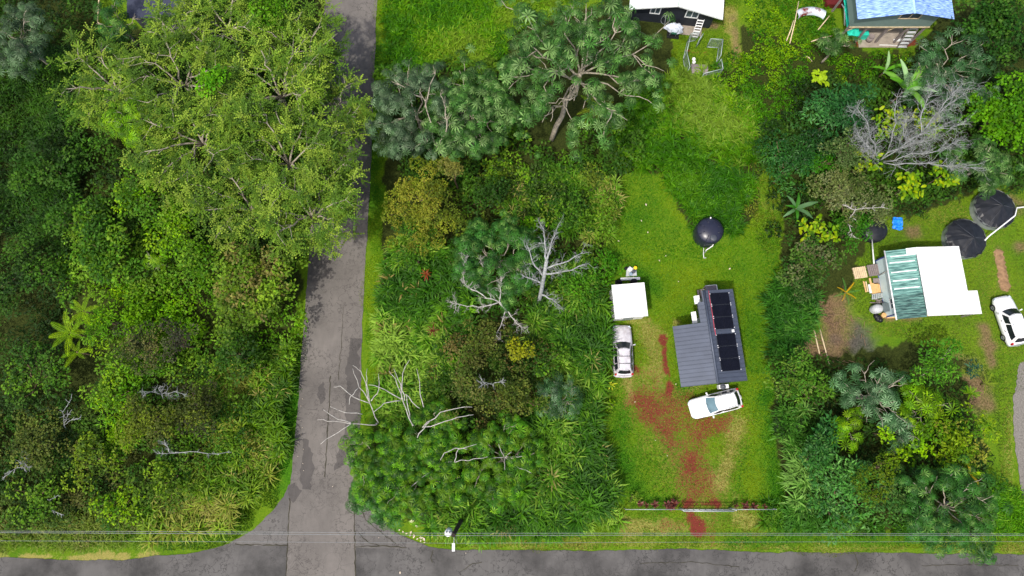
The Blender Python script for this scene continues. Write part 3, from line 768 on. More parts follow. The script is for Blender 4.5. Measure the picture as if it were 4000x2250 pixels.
def window(parent, A, U, Vv, w, h, fw=.07, mat_f=None, mullion=True, d=.05):
    """window on a wall: corner A, unit axes U (along), Vv (up)"""
    A, U, Vv = Vector(A), Vector(U).normalized(), Vector(Vv).normalized(); n = U.cross(Vv).normalized()
    f = MB()
    def bar(x0, x1, y0, y1):
        q = [A + U * x + Vv * y for x, y in ((x0, y0), (x1, y0), (x1, y1), (x0, y1))]
        f.hexa([p + n * .004 for p in q] + [p + n * d for p in q])
    bar(0, w, 0, fw); bar(0, w, h - fw, h); bar(0, fw, fw, h - fw); bar(w - fw, w, fw, h - fw)
    if mullion: bar(w / 2 - fw * .4, w / 2 + fw * .4, fw, h - fw)
    fo = f.build('window', mat_f or M['white'], parent)
    for a, b in (((fw, w / 2 - fw * .4), (w / 2 + fw * .4, w - fw)) if mullion else ((fw, w - fw),)):
        g = MB(); q = [A + U * x + Vv * y for x, y in ((a, fw), (b, fw), (b, h - fw), (a, h - fw))]
        g.hexa([p + n * .006 for p in q] + [p + n * .018 for p in q]); g.build('pane', M['glass'], fo)
    return fo

# tiny house with the dark ribbed roof and solar panels
H1 = thing('tiny_house', 'small house with dark grey ribbed metal roof carrying black solar panels', 'house', (16.87, 3.56, 0), R_(5.3), local=True)
zr, ze, zl = 3.6, 3.1, 2.75
ribbed(H1, 'roof_panel', M['roof_dark'], (.06, 0, zr), (.06, 7.78, zr), (2.63, 7.78, ze), (2.63, 0, ze), 22)
ribbed(H1, 'roof_panel', M['roof_dark'], (-.06, -.02, zr), (-.06, 5.1, zr), (-2.83, 5.1, zl), (-2.83, -.02, zl), 15)
ribbed(H1, 'roof_panel', M['roof_dark'], (-.06, 5.1, zr), (-.06, 6.85, zr), (-.62, 6.85, 3.43), (-.62, 5.1, 3.43), 5)
ribbed(H1, 'roof_panel', M['roof_dark'], (-.06, 6.85, zr), (-.06, 7.78, zr), (-.2, 7.78, 3.56), (-.2, 6.85, 3.56), 3)
mb = MB(); mb.tube([(0, -.04, zr + .03), (0, 7.82, zr + .03)], .11, 8); mb.build('ridge_cap', M['roof_dark'], H1)
mb = MB(); mb.box(.3, 2.4, .3, 7.5, -.05, 3.02); mb.build('wall', M['wall_grey'], H1)
for (x, y) in ((-1.8, .35), (-1.8, 2.5), (-1.8, 4.75)):
    mb = MB(); mb.box(x - .05, x + .05, y - .05, y + .05, -.05, 2.7); mb.build('post', M['wood_grey'], H1)
def slope(x): return zr - (zr - ze) * (x - .06) / 2.57
for y1 in (7.5, 6.46, 5.42, 4.0, 2.96, 1.92):
    x0, x1, y0 = .5, 2.16, y1 - 1.0; e = .075
    fr = MB(); fr.plate((x0, y0, slope(x0) + e), (x1, y0, slope(x1) + e), (x1, y1, slope(x1) + e), (x0, y1, slope(x0) + e), .035); so = fr.build('solar_panel', M['solar_frame'], H1)
    for (xa, xb) in ((x0 + .025, (x0 + x1) / 2 - .006), ((x0 + x1) / 2 + .006, x1 - .025)):
        c = MB(); c.plate((xa, y0 + .025, slope(xa) + e + .006), (xb, y0 + .025, slope(xb) + e + .006), (xb, y1 - .025, slope(xb) + e + .006), (xa, y1 - .025, slope(xa) + e + .006), .004); c.build('cell_field', M['solar'], so)
    for xx in (x0 - .03, x1 + .03):
        for yy in (y0 + .06, y1 - .06):
            c = MB(); c.obox((xx, yy, slope(xx) + .09), .06, .06, .06); c.build('clamp', M['clip'], so)
mb = MB(); mb.obox((2.02, 4.2, slope(2.02) + .08), .2, .22, .12); mb.build('roof_vent', M['white'], H1)
mb = MB(); mb.tube([(.42, 7.75, slope(.42) + .06), (.4, 7.2, slope(.4) + .05), (.43, 5.4, slope(.43) + .06), (.41, 4.6, slope(.4) + .05), (.45, 3.9, slope(.44) + .06)], .022, 5); mb.build('cable', M['red_cable'], H1)
for (x0, x1, y0, y1, z0, z1) in ((-.55, -.12, 6.9, 7.6, 2.3, 2.5), (-.95, -.6, 5.25, 6.25, 2.2, 2.45)):
    mb = MB(); mb.plate((x0, y0, z0), (x1, y0, z1), (x1, y1, z1), (x0, y1, z0), .04); mb.build('awning', M['white'], H1)
mb = MB(); mb.obox((.1, 5.6, 1.0), .35, .5, .9); mb.build('meter_box', M['galv'], H1)
window(H1, (.6, .3, 1.1), (1, 0, 0), (0, 0, 1), 1.2, 1.0)
window(H1, (2.4, 2.2, 1.2), (0, 1, 0), (0, 0, 1), 1.2, .9)
dk = thing('entry_deck', 'small weathered plank deck with steps at the back of the tiny house', 'deck', H1.matrix_basis @ Vector((1.6, 8.2, 0)), R_(5.3), local=True)
for k in range(7):
    mb = MB(); mb.box(-.5, .5, -.6 + k * .155, -.6 + k * .155 + .145, .52, .56); mb.build('plank', M['wood_purple'], dk)
for x in (-.46, .46):
    for y in (-.55, .45):
        mb = MB(); mb.box(x - .04, x + .04, y - .04, y + .04, -.05, .515); mb.build('post', M['wood_grey'], dk)
mb = MB(); mb.box(-.5, .5, .49, .53, .5, .66); mb.build('rail', M['white'], dk)
mb = MB(); mb.box(.5, .54, -.6, .49, .5, .66); mb.build('rail', M['white'], dk)
for k in range(3):
    mb = MB(); mb.box(-.72 - k * .2, -.54 - k * .2, -.45, .3, .36 - k * .16, .4 - k * .16); mb.build('step', M['wood_grey'], dk)

# air conditioner at the south wall
p = at(2826, 1510, .6)
ac = thing('air_conditioner', 'white air conditioner unit beside the tiny house wall', 'appliance', (p.x, p.y, 0), R_(5.3), local=True)
mb = MB(); mb.box(-.42, .42, -.17, .17, .1, .72); mb.build('case', M['white'], ac)
mb = MB(); mb.lathe([(.02, .735), (.24, .735), (.26, .725), (.26, .72)], 20, (-.08, 0, 0)); mb.build('fan_grille', M['charcoal'], ac)
for x in (-.3, .3):
    mb = MB(); mb.box(x - .04, x + .04, -.2, .2, -.04, .1); mb.build('foot', M['white'], ac)
for k in range(5):
    mb = MB(); mb.box(-.36, .36, -.18, -.171, .2 + k * .09, .25 + k * .09); mb.build('louvre', M['grey_tarp'], ac)

# white shed
sh = thing('storage_shed', 'small white flat-roofed shed at the left edge of the lawn', 'shed', (10.1, 10.68, 0), R_(4.7), local=True)
mb = MB(); mb.box(-1.3, 1.3, -1.32, 1.32, -.05, 2.28); mb.build('wall', M['white'], sh)
for k in range(13):
    mb = MB(); mb.box(-1.335, -1.302, -1.28 + k * .2, -1.28 + k * .2 + .1, .0, 2.25); mb.build('cladding_strip', M['galv'], sh)
for k in range(8):
    x0 = -1.42 + k * .355
    ribbed(sh, 'roof_panel', M['white_roof'], (x0, 1.46, 2.46), (x0 + .354, 1.46, 2.46), (x0 + .354, -1.46, 2.36), (x0, -1.46, 2.36), 1, .03, .05, .04)
mb = MB(); mb.box(-.5, .4, -1.36, -1.322, .05, 1.95); d_ = mb.build('door', M['galv'], sh)
mb = MB(); mb.box(.28, .33, -1.4, -1.362, .95, 1.05); mb.build('handle', M['trim'], d_)

def tyre(label, px, py, h, r_=.33, tilt=(0, 0), rz=0):
    p = at(px, py, h); t = thing('tyre', label, 'tyre', (p.x, p.y, h), rz, local=True)
    mb = MB(); mb.lathe([(.18, -.1), (.3, -.11), (r_, -.06), (r_, .06), (.3, .11), (.18, .1), (.17, 0), (.18, -.1)], 20); o = mb.build('tread', M['tyre'], t)
    mb = MB(); mb.lathe([(.02, .03), (.12, .03), (.175, .06), (.175, -.06)], 16); c = mb.build('rim', M['black'], t)
    for q in (o, c): q.rotation_euler = (tilt[0], tilt[1], 0)
tyre('left black tyre leaning behind the white shed', 2416, 1103, .3, tilt=(1.2, 0), rz=R_(5))
tyre('right black tyre leaning behind the white shed', 2476, 1100, .3, tilt=(1.2, 0), rz=R_(5))
p = at(2462, 1089, .15)
bp = MB(); bp.obox((0, 0, 0), 1.75, .22, .16); o = bp.build('white_plank', M['white']); o.location = (p.x, p.y, .12); o.rotation_euler = (0, 0, R_(2)); tag(o, 'long white plank lying behind the white shed', 'plank')
p = at(2465, 1062, .04)
mb = MB(); mb.prism([(-.48, -.42), (.5, -.36), (.46, .4), (-.38, .42)], -.05, .03); o = mb.build('ground_mat', M['grey_tarp']); o.location = (p.x, p.y, .04); tag(o, 'grey plastic sheet on the grass under the buckets', 'mat')
def bucket(label, px, py, mat_, r_=.15, h=.36, square=False, lid=True):
    p = at(px, py, h); t = thing('bucket', label, 'bucket', (p.x, p.y, .03), R_(5), local=True)
    n = 4 if square else 18
    mb = MB(); mb.lathe([(.01, .04), (r_ * .86, .04), (r_, h - .03), (r_, h - .02)], n, smooth=not square); mb.build('body', mat_, t)
    mb = MB(); mb.lathe([(r_ * 1.05, h - .045), (r_ * 1.06, h), (r_ * .9, h + .008), (.0, h + .008)], n, smooth=not square); mb.build('lid', mat_, t)
bucket('white square bucket beside the yellow-lidded one', 2461, 1051, M['white'], .24, .32, True)
bucket('bucket with bright yellow lid behind the shed', 2482, 1046, M['yellow'])
bucket('charcoal bucket below the yellow-lidded one', 2476, 1060, M['charcoal'])
bucket('pale blue grey bucket nearest the white shed', 2464, 1070, M['steel_blue'])
bucket('small black bucket left of the white square bucket', 2446, 1048, M['black'], .14, .3)

# green and white roofed house
H2 = thing('cottage', 'cottage with mildewed green corrugated roof and bright white roof half', 'house', (35.04, 9.16, 0), R_(3.4), local=True)
n2 = 26
for k in range(n2):
    ya, yb = k * 6.0 / n2, (k + 1) * 6.0 / n2
    A = Vector((-.02, ya, 3.1)); D = Vector((-2.24, ya, 2.5))
    mb = MB(); vs_ = []
    for j in range(5):
        yy = ya + (yb - ya) * j / 4; dz = .03 * math.sin(2 * math.pi * j / 4)
        vs_ += [(-.02, yy, 3.1 + dz), (-2.24 - (.0 if k > 5 else -.0), yy, 2.5 + dz)]
    mb.add(vs_, [(2 * j, 2 * j + 1, 2 * j + 3, 2 * j + 2) for j in range(4)], True)
    mb.build('roof_sheet', M['green_roof_dirty' if k < 9 else 'green_roof'], H2)
for y, xa, xb in ((5.45, -.15, -1.95), (4.9, -.2, -2.1), (4.05, -.2, -2.1), (3.3, -.2, -2.1), (2.6, -.2, -2.1)):
    mb = MB(); z = lambda x: 3.1 + x * .27 + .05
    mb.plate((xa, y - .04, z(xa)), (xb, y - .04, z(xb)), (xb, y + .05, z(xb)), (xa, y + .05, z(xa)), .015); mb.build('skylight_strip', M['clear_panel'], H2)
mb = MB(); mb.plate((-.02, 5.42, 3.165), (-.72, 5.42, 2.975), (-.72, 6.03, 2.975), (-.02, 6.03, 3.165), .015); mb.build('skylight_sheet', M['clear_panel'], H2)
for k in range(12):
    xa, xb = .0, 4.12; ya, yb = .04 + k * .5, .04 + (k + 1) * .5 - .003
    ribbed(H2, 'roof_panel', M['white_roof'], (xa, ya, 3.2), (xa, yb, 3.2), (xb, yb, 2.66), (xb, ya, 2.66), 1, .03, .05, .03)
for k in range(4):
    ya, yb = .04 + k * .51, .04 + (k + 1) * .51 - .003
    ribbed(H2, 'roof_panel', M['white_roof'], (4.123, ya, 2.655), (4.123, yb, 2.655), (5.05, yb, 2.52), (5.05, ya, 2.52), 1, .03, .05, .03)
mb = MB(); mb.box(-1.85, 3.9, .5, 5.75, -.05, 2.52); mb.build('wall', M['pale_blue'], H2)
mb = MB()
mb.box(-1.875, -1.852, .5, 5.75, .02, .12); mb.build('base_trim', M['indigo'], H2)
for y in (.49, 5.66):
    mb = MB(); mb.box(-1.88, -1.85, y, y + .1, .12, 2.5); mb.build('corner_trim', M['indigo'], H2)
mb = MB(); mb.box(-1.84, 3.9, .42, .495, -.05, .3); mb.build('skirting_board', M['wood'], H2)
window(H2, (-1.852, 2.0, 1.2), (0, -1, 0), (0, 0, 1), .95, .85)
mb = MB(); mb.tube([(-2.28, -.05, 2.45), (-2.3, 6.05, 2.48)], .06, 8); mb.build('gutter', M['pvc'], H2)
mb = MB(); mb.tube([(-2.28, 4.5, 2.42), (-2.0, 4.45, 2.2), (-1.92, 4.4, 2.0), (-1.92, 4.3, .4)], .045, 7); mb.build('downpipe', M['pvc'], H2)
for x, y in ((4.95, .2), (4.95, 1.95)):
    mb = MB(); mb.box(x - .05, x + .05, y - .05, y + .05, -.05, 2.5); mb.build('post', M['wood_grey'], H2)

# clutter along the cottage's west wall
def pallet(label, px, py, z, rz, mat_, group=None):
    p = at(px, py, z + .1); t = thing('pallet', label, 'pallet', (p.x, p.y, z), rz, group=group, local=True)
    for k in range(7):
        mb = MB(); mb.box(-.58 + k * .17, -.58 + k * .17 + .11, -.5, .5, .11, .135); mb.build('slat', mat_, t)
    for y in (-.47, 0, .43):
        mb = MB(); mb.box(-.58, .55, y, y + .05, .02, .108); mb.build('bearer', mat_, t)
pallet('pale wooden pallet at the outer end of the pallet pile', 3358, 1066, .02, R_(8), M['wood_pale'])
pallet('upper pale wooden pallet on the pallet pile', 3360, 1064, .17, R_(8), M['wood_pale'])
pallet('weathered grey pallet against the pale blue wall', 3414, 1056, .02, R_(8), M['wood_grey'])
pallet('upper weathered grey pallet against the pale blue wall', 3416, 1054, .17, R_(8), M['wood_grey'])
for i, (px, py, z, L_, w_, rz, m_, lb) in enumerate([
    (3378, 1120, .06, 1.0, .12, 98, 'wood', 'leftmost timber offcut of the wood pile'), (3386, 1120, .06, .95, .1, 96, 'wood_pale', 'pale timber offcut second in the wood pile'),
    (3398, 1128, .12, .8, .2, 95, 'white', 'white board lying on the wood pile'), (3403, 1114, .16, 1.3, .16, 97, 'wood', 'longest tan board across the wood pile'),
    (3418, 1126, .1, .95, .75, 95, 'wood', 'square tan plywood sheet in the wood pile'), (3424, 1098, .1, .5, .6, 92, 'wood_grey', 'brown grey board at the top of the wood pile'),
    (3436, 1130, .14, .9, .14, 94, 'wood', 'tan board of the wood pile nearest the wall')]):
    p = at(px, py, z); mb = MB(); mb.obox((0, 0, 0), L_, w_, .06); o = mb.build('timber_board', M[m_]); o.location = (p.x, p.y, z); o.rotation_euler = (0, 0, R_(rz)); tag(o, lb, 'board')
def ladder(label, A, B, w, rungs, mat_, side):
    A, B = Vector(A), Vector(B); s_ = Vector(side).normalized() * w / 2
    t = thing('ladder', label, 'ladder', A)
    for q in (-1, 1):
        mb = MB(); mb.tube([A + s_ * q, B + s_ * q], .035, 4); mb.build('side_rail', mat_, t)
    for k in range(rungs):
        c = A.lerp(B, (k + .5) / rungs); u = s_.normalized()
        d = (B - A).normalized(); n = u.cross(d).normalized()
        mb = MB(); mb.hexa([c + u * a * (w / 2) + d * b * .055 + n * e * .015 for e in (-1, 1) for a, b in ((-1, -1), (1, -1), (1, 1), (-1, 1))]); mb.build('rung', mat_, t)
ladder('silver stepladder lying by the cottage wall beside a yellow bucket', at(3405, 1160, .15), at(3448, 1153, .35), .42, 6, M['galv'], (0.1, 1, 0))
bucket('yellow bucket against the pale blue cottage wall', 3458, 1152, M['yellow'], .15, .35)
p = at(3430, 1205, .7)
gr = thing('covered_grill', 'grill under a pale grey and slate cover by the cottage', 'grill', (p.x, p.y, 0), R_(5), local=True)
mb = MB(); mb.lathe([(.5, .15), (.52, .6), (.46, .8), (.3, .92), (.02, .95)], 14); o = mb.build('cover', M['grey_tarp'], gr); o.scale = (1.0, .8, 1)
mb = MB(); mb.plate((.32, -.4, .9), (.85, -.35, 1.0), (.85, .35, 1.0), (.32, .4, .9), .04); mb.build('side_shelf', M['slate'], gr)
for x in (-.3, .3):
    mb = MB(); mb.tube([(x, -.25, -.04), (x, -.25, .2)], .03, 6); mb.build('leg', M['black'], gr)
p = at(3436, 1242, .2)
mb = MB(); r2 = random.Random(3)
for k in range(5): mb.lathe([(.02, .0), (.22, .05), (.26, .2), (.12, .36), (.0, .38)], 9, (r2.uniform(-.25, .25), r2.uniform(-.2, .2), 0))
o = mb.build('rubbish_bags', M['black']); o.location = (p.x, p.y, -.03); tag(o, 'heap of black rubbish bags at the cottage corner', 'rubbish')
p = at(3450, 1232, .1)
mb = MB(); mb.lathe([(.0, .02), (.2, .02), (.24, .3), (.2, .34), (.0, .3)], 10); o = mb.build('cardboard_drum', M['wood']); o.location = (p.x, p.y, -.03); tag(o, 'tan drum beside the black bags at the cottage corner', 'drum')
p = at(3432, 1178, .2)
mb = MB()
for k in range(9): mb.obox((r2.uniform(-.45, .45), r2.uniform(-.2, .2), .05 + k * .02), r2.uniform(.5, .9), .07, .04, r2.uniform(-.5, .5))
o = mb.build('scrap_wood', M['wood_grey']); o.location = (p.x, p.y, -.02); tag(o, 'dark scrap wood heap between ladder and covered grill', 'scrap', kind='stuff')

# water tanks
tk = thing('water_tank', 'black domed plastic water tank standing on the bright lawn', 'tank', tuple(at(2756, 918, 0)), 0, local=True)
mb = MB(); mb.lathe([(.0, 0), (1.2, 0), (1.22, .06), (1.22, 1.35), (1.18, 1.45), (1.2, 1.5), (1.1, 1.62), (.85, 1.78), (.5, 1.9), (.2, 1.94), (0, 1.94)], 40); mb.build('body', M['tank'], tk)
for k in range(8):
    a = k * math.pi / 4 + .35; mb = MB()
    mb.tube([(math.cos(a) * 1.12, math.sin(a) * 1.12, 1.63), (math.cos(a) * .86, math.sin(a) * .86, 1.8), (math.cos(a) * .62, math.sin(a) * .62, 1.88)], .03, 6); mb.build('rib', M['tank'], tk)
mb = MB(); mb.lathe([(.3, 1.66), (.3, 1.86), (.26, 1.9), (.0, 1.91)], 20, (.15, -.78, 0)); mb.build('lid', M['charcoal'], tk)
mb = MB(); mb.lathe([(.06, 1.55), (.07, 1.75), (0, 1.77)], 10, (.05, 1.1, 0)); mb.build('inlet', M['pvc'], tk)
mb = MB(); mb.tube([(.3, -1.2, 1.1), (.3, -1.28, .9), (-.15, -1.55, .5), (-.2, -1.7, .05)], .05, 8); mb.build('pipe', M['pvc'], tk)
mb = MB(); mb.tube([(-.3, -1.25, .2), (-.32, -1.95, .1), (-.3, -2.2, .12), (-.1, -2.15, .12)], .035, 7); mb.build('valve_pipe', M['pvc'], tk)

def tarp_tank(label, px, py, r_, hw, hc, seed, off):
    p = at(px, py, hw); t = thing('covered_tank', label, 'tank', (p.x, p.y, 0), 0, local=True)
    rr = random.Random(seed); n = 36; mb = MB()
    vs_ = []; 
    for z in (-.04, hw - .25, hw - .02):
        for k in range(n): a = 2 * math.pi * k / n; q = r_ * (1 + .012 * (k % 2)); vs_.append((math.cos(a) * q, math.sin(a) * q, z))
    mb.add(vs_, [(i * n + k, i * n + (k + 1) % n, (i + 1) * n + (k + 1) % n, (i + 1) * n + k) for i in range(2) for k in range(n)])
    mb.build('tank_wall', M['galv'], t)
    mb = MB(); vs_ = [(off[0], off[1], hw + hc)]; rings = 5
    for i in range(1, rings + 1):
        f = i / rings
        for k in range(n):
            a = 2 * math.pi * k / n; wr = 1 + (.05 * math.sin(k * 2.6 + seed) if i == rings else 0)
            z = hw + hc * (1 - f) ** 1.15 + .035 * math.sin(k * math.pi / 3) * f * (1.2 - f) * 2 + rr.uniform(-.012, .012)
            if i == rings: z = hw - .04 - .1 * rr.random()
            q = r_ * 1.03 * f * wr; vs_.append((off[0] * (1 - f) + math.cos(a) * q, off[1] * (1 - f) + math.sin(a) * q, z))
    fs = [(0, 1 + k, 1 + (k + 1) % n) for k in range(n)] + [(1 + i * n + k, 1 + (i + 1) * n + k, 1 + (i + 1) * n + (k + 1) % n, 1 + i * n + (k + 1) % n) for i in range(rings - 1) for k in range(n)]
    mb.add(vs_, fs, False); c = mb.build('tarp_cover', M['tarp_black'], t)
    mb = MB(); mb.tube([(math.cos(2 * math.pi * k / n) * r_ * 1.05, math.sin(2 * math.pi * k / n) * r_ * 1.05, hw - .16) for k in range(n + 1)], .016, 5, cap=False); mb.build('rope', M['charcoal'], t)
    for s_ in (0, 2.1, 4.2):
        mb = MB(); mb.tube([(math.cos(s_) * r_ * .98, math.sin(s_) * r_ * .98, hw + .02), (off[0] + math.cos(s_) * .1, off[1] + math.sin(s_) * .1, hw + hc + .01)], .018, 4); mb.build('seam', M['charcoal'], t)
tarp_tank('round metal tank under black tarp, farther up behind the other', 3890, 814, 1.8, .85, .5, 1, (.3, .1))
tarp_tank('round metal tank under black tarp, nearer the white roof', 3776, 930, 1.76, .8, .5, 2, (.35, -.1))
def pipe(label, pts, r_=.06):
    P = [at(*q) for q in pts]; mb = MB(); mb.tube(P, r_, 8); o = mb.build('water_pipe', M['pvc']); return tag(o, label, 'pipe')
pipe('white pipe running past both tarp-covered tanks', [(3846, 940, .8), (3860, 925, .95), (3965, 842, .95), (3972, 812, 1.0), (4080, 800, 1.05)], .065)
pipe('white pipe standing out from the cottage into the trees', [(3406, 935, .6), (3410, 985, .9), (3414, 1030, 1.1)], .06)
p = at(3437, 905, .6)
mb = MB(); mb.lathe([(0, .9), (.5, .85), (1.0, .7), (1.12, .6), (1.12, -.04)], 24); o = mb.build('shaded_tank', M['tarp_black']); o.location = (p.x - .4, p.y + .2, 0); tag(o, 'black covered tank half hidden under the trees above the cottage', 'tank')
p = at(3507, 873, .1)
mb = MB(); rr = random.Random(5); g = [[(-.45 + .9 * i / 7 + rr.uniform(-.04, .04), -.6 + 1.2 * j / 9 + rr.uniform(-.04, .04), .02 + rr.random() * .16) for i in range(8)] for j in range(10)]
mb.add([q for row in g for q in row], [(j * 8 + i, j * 8 + i + 1, j * 8 + i + 9, j * 8 + i + 8) for j in range(9) for i in range(7)])
o = mb.build('blue_tarp', M['blue_tarp']); o.location = (p.x, p.y, -.02); o.rotation_euler = (0, 0, -.1); tag(o, 'crumpled bright blue tarp on the grass behind the cottage', 'tarp')

# black gabled house, top
H3 = thing('gabled_house', 'black-walled house with pale mint gable roof at the top edge', 'house', (15.18, 37.64, 0), R_(-7), local=True)
for s_ in (1, -1):
    for k in range(9):
        xa, xb = s_ * (.02 + k * .478), s_ * (.02 + (k + 1) * .478 - .003)
        z = lambda x: 4.2 - abs(x) * .279
        mb = MB(); mb.plate((xa, 0, z(xa)), (xb, 0, z(xb)), (xb, 9, z(xb)), (xa, 9, z(xa)), .04)
        mb.build('roof_panel', M['mint_roof'], H3)
    mb = MB(); mb.plate((0, -.03, 4.2), (s_ * 4.33, -.03, 4.2 - 4.33 * .279), (s_ * 4.33, 0, 4.2 - 4.33 * .279 - .0), (0, 0, 4.2), .14); mb.build('barge_board', M['white'], H3)
mb = MB(); mb.tube([(4.36, -.05, 2.95), (4.36, 9, 2.95)], .06, 6); mb.build('gutter', M['pvc'], H3)
wl_ = [(-3.9, .9), (3.9, .9), (3.9, 8.6), (-3.9, 8.6)]
mb = MB(); mb.add([(-3.9, .9, -.05), (3.9, .9, -.05), (3.9, .9, 3.0), (0, .9, 4.08), (-3.9, .9, 3.0), (-3.9, 8.6, -.05), (3.9, 8.6, -.05), (3.9, 8.6, 3.0), (0, 8.6, 4.08), (-3.9, 8.6, 3.0)],
   [(0, 1, 2, 3, 4), (9, 8, 7, 6, 5), (1, 6, 7, 2), (0, 4, 9, 5), (0, 5, 6, 1)]); mb.build('wall', M['black_wall'], H3)
window(H3, (1.15, .898, 1.35), (1, 0, 0), (0, 0, 1), 1.25, 1.15, .1)
window(H3, (-2.2, .898, 1.35), (1, 0, 0), (0, 0, 1), 1.0, 1.15, .1)
mb = MB(); mb.box(1.2, 3.2, -.1, .89, -.04, .03); mb.build('foundation_slab', M['concrete'], H3)
def loc3(x, y, z): return H3.matrix_basis @ Vector((x, y, z))
ladder('white wooden steps leading down from the black house', loc3(2.55, -.35, .05), loc3(2.75, .75, 1.5), .6, 7, M['white'], (1, -.12, 0))
p = loc3(.45, .1, 0)
gl = thing('covered_barbecue', 'barbecue under a crumpled white cover outside the black house', 'grill', p, R_(-7), local=True)
mb = MB(); vs_ = []; rr = random.Random(8); n = 14
for i, (q, z) in enumerate([(.15, 1.25), (.45, 1.12), (.7, .85), (.78, .45)]):
    for k in range(n): a = 2 * math.pi * k / n; w = 1 + rr.uniform(-.18, .18); vs_.append((math.cos(a) * q * w * 1.15, math.sin(a) * q * w * .6, z + rr.uniform(-.06, .06)))
mb.add(vs_, [(i * n + k, (i + 1) * n + k, (i + 1) * n + (k + 1) % n, i * n + (k + 1) % n) for i in range(3) for k in range(n)] + [tuple(range(n))]); mb.build('cover', M['white_tarp'], gl)
for x in (-.35, .25):
    mb = MB(); mb.tube([(x, -.5, -.04), (x + .05, -.45, .8), (x + .1, -.2, .95)], .03, 5); mb.build('leg', M['galv'], gl)
mb = MB(); mb.box(-.55, .6, -.75, .1, -.04, .06); mb.build('base_board', M['black'], gl)
mb = MB(); mb.box(-.25, .25, -.62, -.4, .5, .6); mb.build('shelf', mat('green_shelf', S(30, 80, 60)), gl)
p = loc3(-.55, .6, 1.0)
mb = MB(); mb.tube([(math.cos(a) * .42, 0, math.sin(a) * .42) for a in np.linspace(0, 2 * math.pi, 19)], .018, 5, cap=False); mb.tube([(0, 0, -.95), (0, 0, .42)], .018, 5); o = mb.build('wire_hoop', M['galv']); o.location = p; o.rotation_euler = (-.6, 0, 0); tag(o, 'thin metal hoop on a stand beside the covered barbecue', 'hoop')

# dog run
kn = thing('dog_run', 'dog run of galvanised mesh panels on the grass', 'fence', tuple(at(2745, 225, 0)))
def mesh_panel(a, b, h, parent, sp=.09):
    a, b = Vector(a), Vector(b); fr = MB(); r_ = .032
    fr.tube([a + Vector((0, 0, h)), b + Vector((0, 0, h))], r_, 6); fr.tube([a + Vector((0, 0, .08)), b + Vector((0, 0, .08))], r_, 6)
    fr.tube([a, a + Vector((0, 0, h))], r_, 6); fr.tube([b, b + Vector((0, 0, h))], r_, 6)
    fo = fr.build('fence_panel', M['galv_green'], parent)
    w = MB(); L_ = (b - a).length; u = (b - a) / L_; k = int((L_ + h) / sp)
    for i in range(1, k):
        for sg in (1, -1):
            s0 = i * sp; p0 = (max(0, s0 - h), min(s0, h)); p1 = (min(s0, L_), max(0, s0 - L_))
            q0, q1 = [a + u * (x if sg > 0 else L_ - x) + Vector((0, 0, y)) for x, y in (p0, p1)]
            n = u.cross(Vector((0, 0, 1))) * .004; d = (q1 - q0).normalized().cross(n).normalized() * .005
            w.add([q0 - d, q0 + d, q1 + d, q1 - d], [(0, 1, 2, 3)])
    w.build('wire_mesh', M['galv_green'], fo, kind='stuff')
KP = [at(2684, 165), at(2668, 235), at(2680, 292), at(2733, 318), at(2806, 300), at(2800, 262), at(2798, 248), at(2806, 188), at(2760, 185)]
for a, b in ((0, 1), (1, 2), (3, 4), (4, 5), (6, 7), (7, 8)): mesh_panel(KP[a], KP[b], 1.5, kn)
mesh_panel(KP[0], at(2715, 160), 1.5, kn); mesh_panel(at(2717, 186), at(2731, 165), 1.5, kn)
p = at(2731, 275, .6)
dh = thing('dog_house', 'low grey plank dog house inside the mesh run', 'dog house', (p.x, p.y, 0), R_(-4), local=True)
mb = MB(); mb.box(-.68, .68, -.45, .45, -.04, .6); mb.build('wall', M['wood_grey'], dh)
for k in range(6):
    y0 = -.58 + k * .195; f = lambda y: .86 - .18 * abs(y + .0) / .58
    mb = MB(); mb.plate((-.78, y0, f(y0)), (.78, y0, f(y0)), (.78, y0 + .19, f(y0 + .19)), (-.78, y0 + .19, f(y0 + .19)), .03); mb.build('roof_board', M['wood_grey'], dh)
mb = MB(); mb.box(-.2, .25, -.47, -.452, 0, .45); mb.build('doorway', M['black'], dh)
for px, py, lb in ((2711, 229, 'white dog bowl farther from the dog house'), (2712, 241, 'white dog bowl touching the dog house')):
    p = at(px, py, .1); mb = MB(); mb.lathe([(.0, .03), (.1, .03), (.12, .1), (.15, .1), (.17, .0)], 18); o = mb.build('dog_bowl', M['white']); o.location = (p.x, p.y, -.02); tag(o, lb, 'bowl')

# blue roofed house on stilts, top right
H4 = thing('stilt_house', 'raised house with streaky blue metal roof and sage green gable', 'house', (35.12, 35.39, 0), R_(0), local=True)
for s_, wd, sl in ((-1, 4.53, .2), (1, 4.02, .225)):
    nk = 14
    for k in range(nk):
        y0, y1 = k * .62, k * .62 + .617; zz = 6.5 - wd * sl
        mb = MB(); mb.plate((s_ * .04, y0, 6.5), (s_ * wd, y0, zz), (s_ * wd, y1, zz), (s_ * .04, y1, 6.5), .03); mb.build('roof_panel', M['blue_roof'], H4)
mb = MB(); mb.tube([(0, -.03, 6.51), (0, 8.7, 6.51)], .1, 6); mb.build('ridge_cap', mat('ridge_blue', S(160, 200, 240), .5), H4)
mb = MB(); mb.add([(-3.9, .9, 3.0), (3.45, .9, 3.0), (3.45, .9, 5.7), (0, .9, 6.42), (-3.9, .9, 5.62), (-3.9, 8.4, 3.0), (3.45, 8.4, 3.0), (3.45, 8.4, 5.7), (0, 8.4, 6.42), (-3.9, 8.4, 5.62)],
   [(0, 1, 2, 3, 4), (9, 8, 7, 6, 5), (1, 6, 7, 2), (0, 4, 9, 5), (0, 5, 6, 1)]); mb.build('wall', M['sage_wall'], H4)
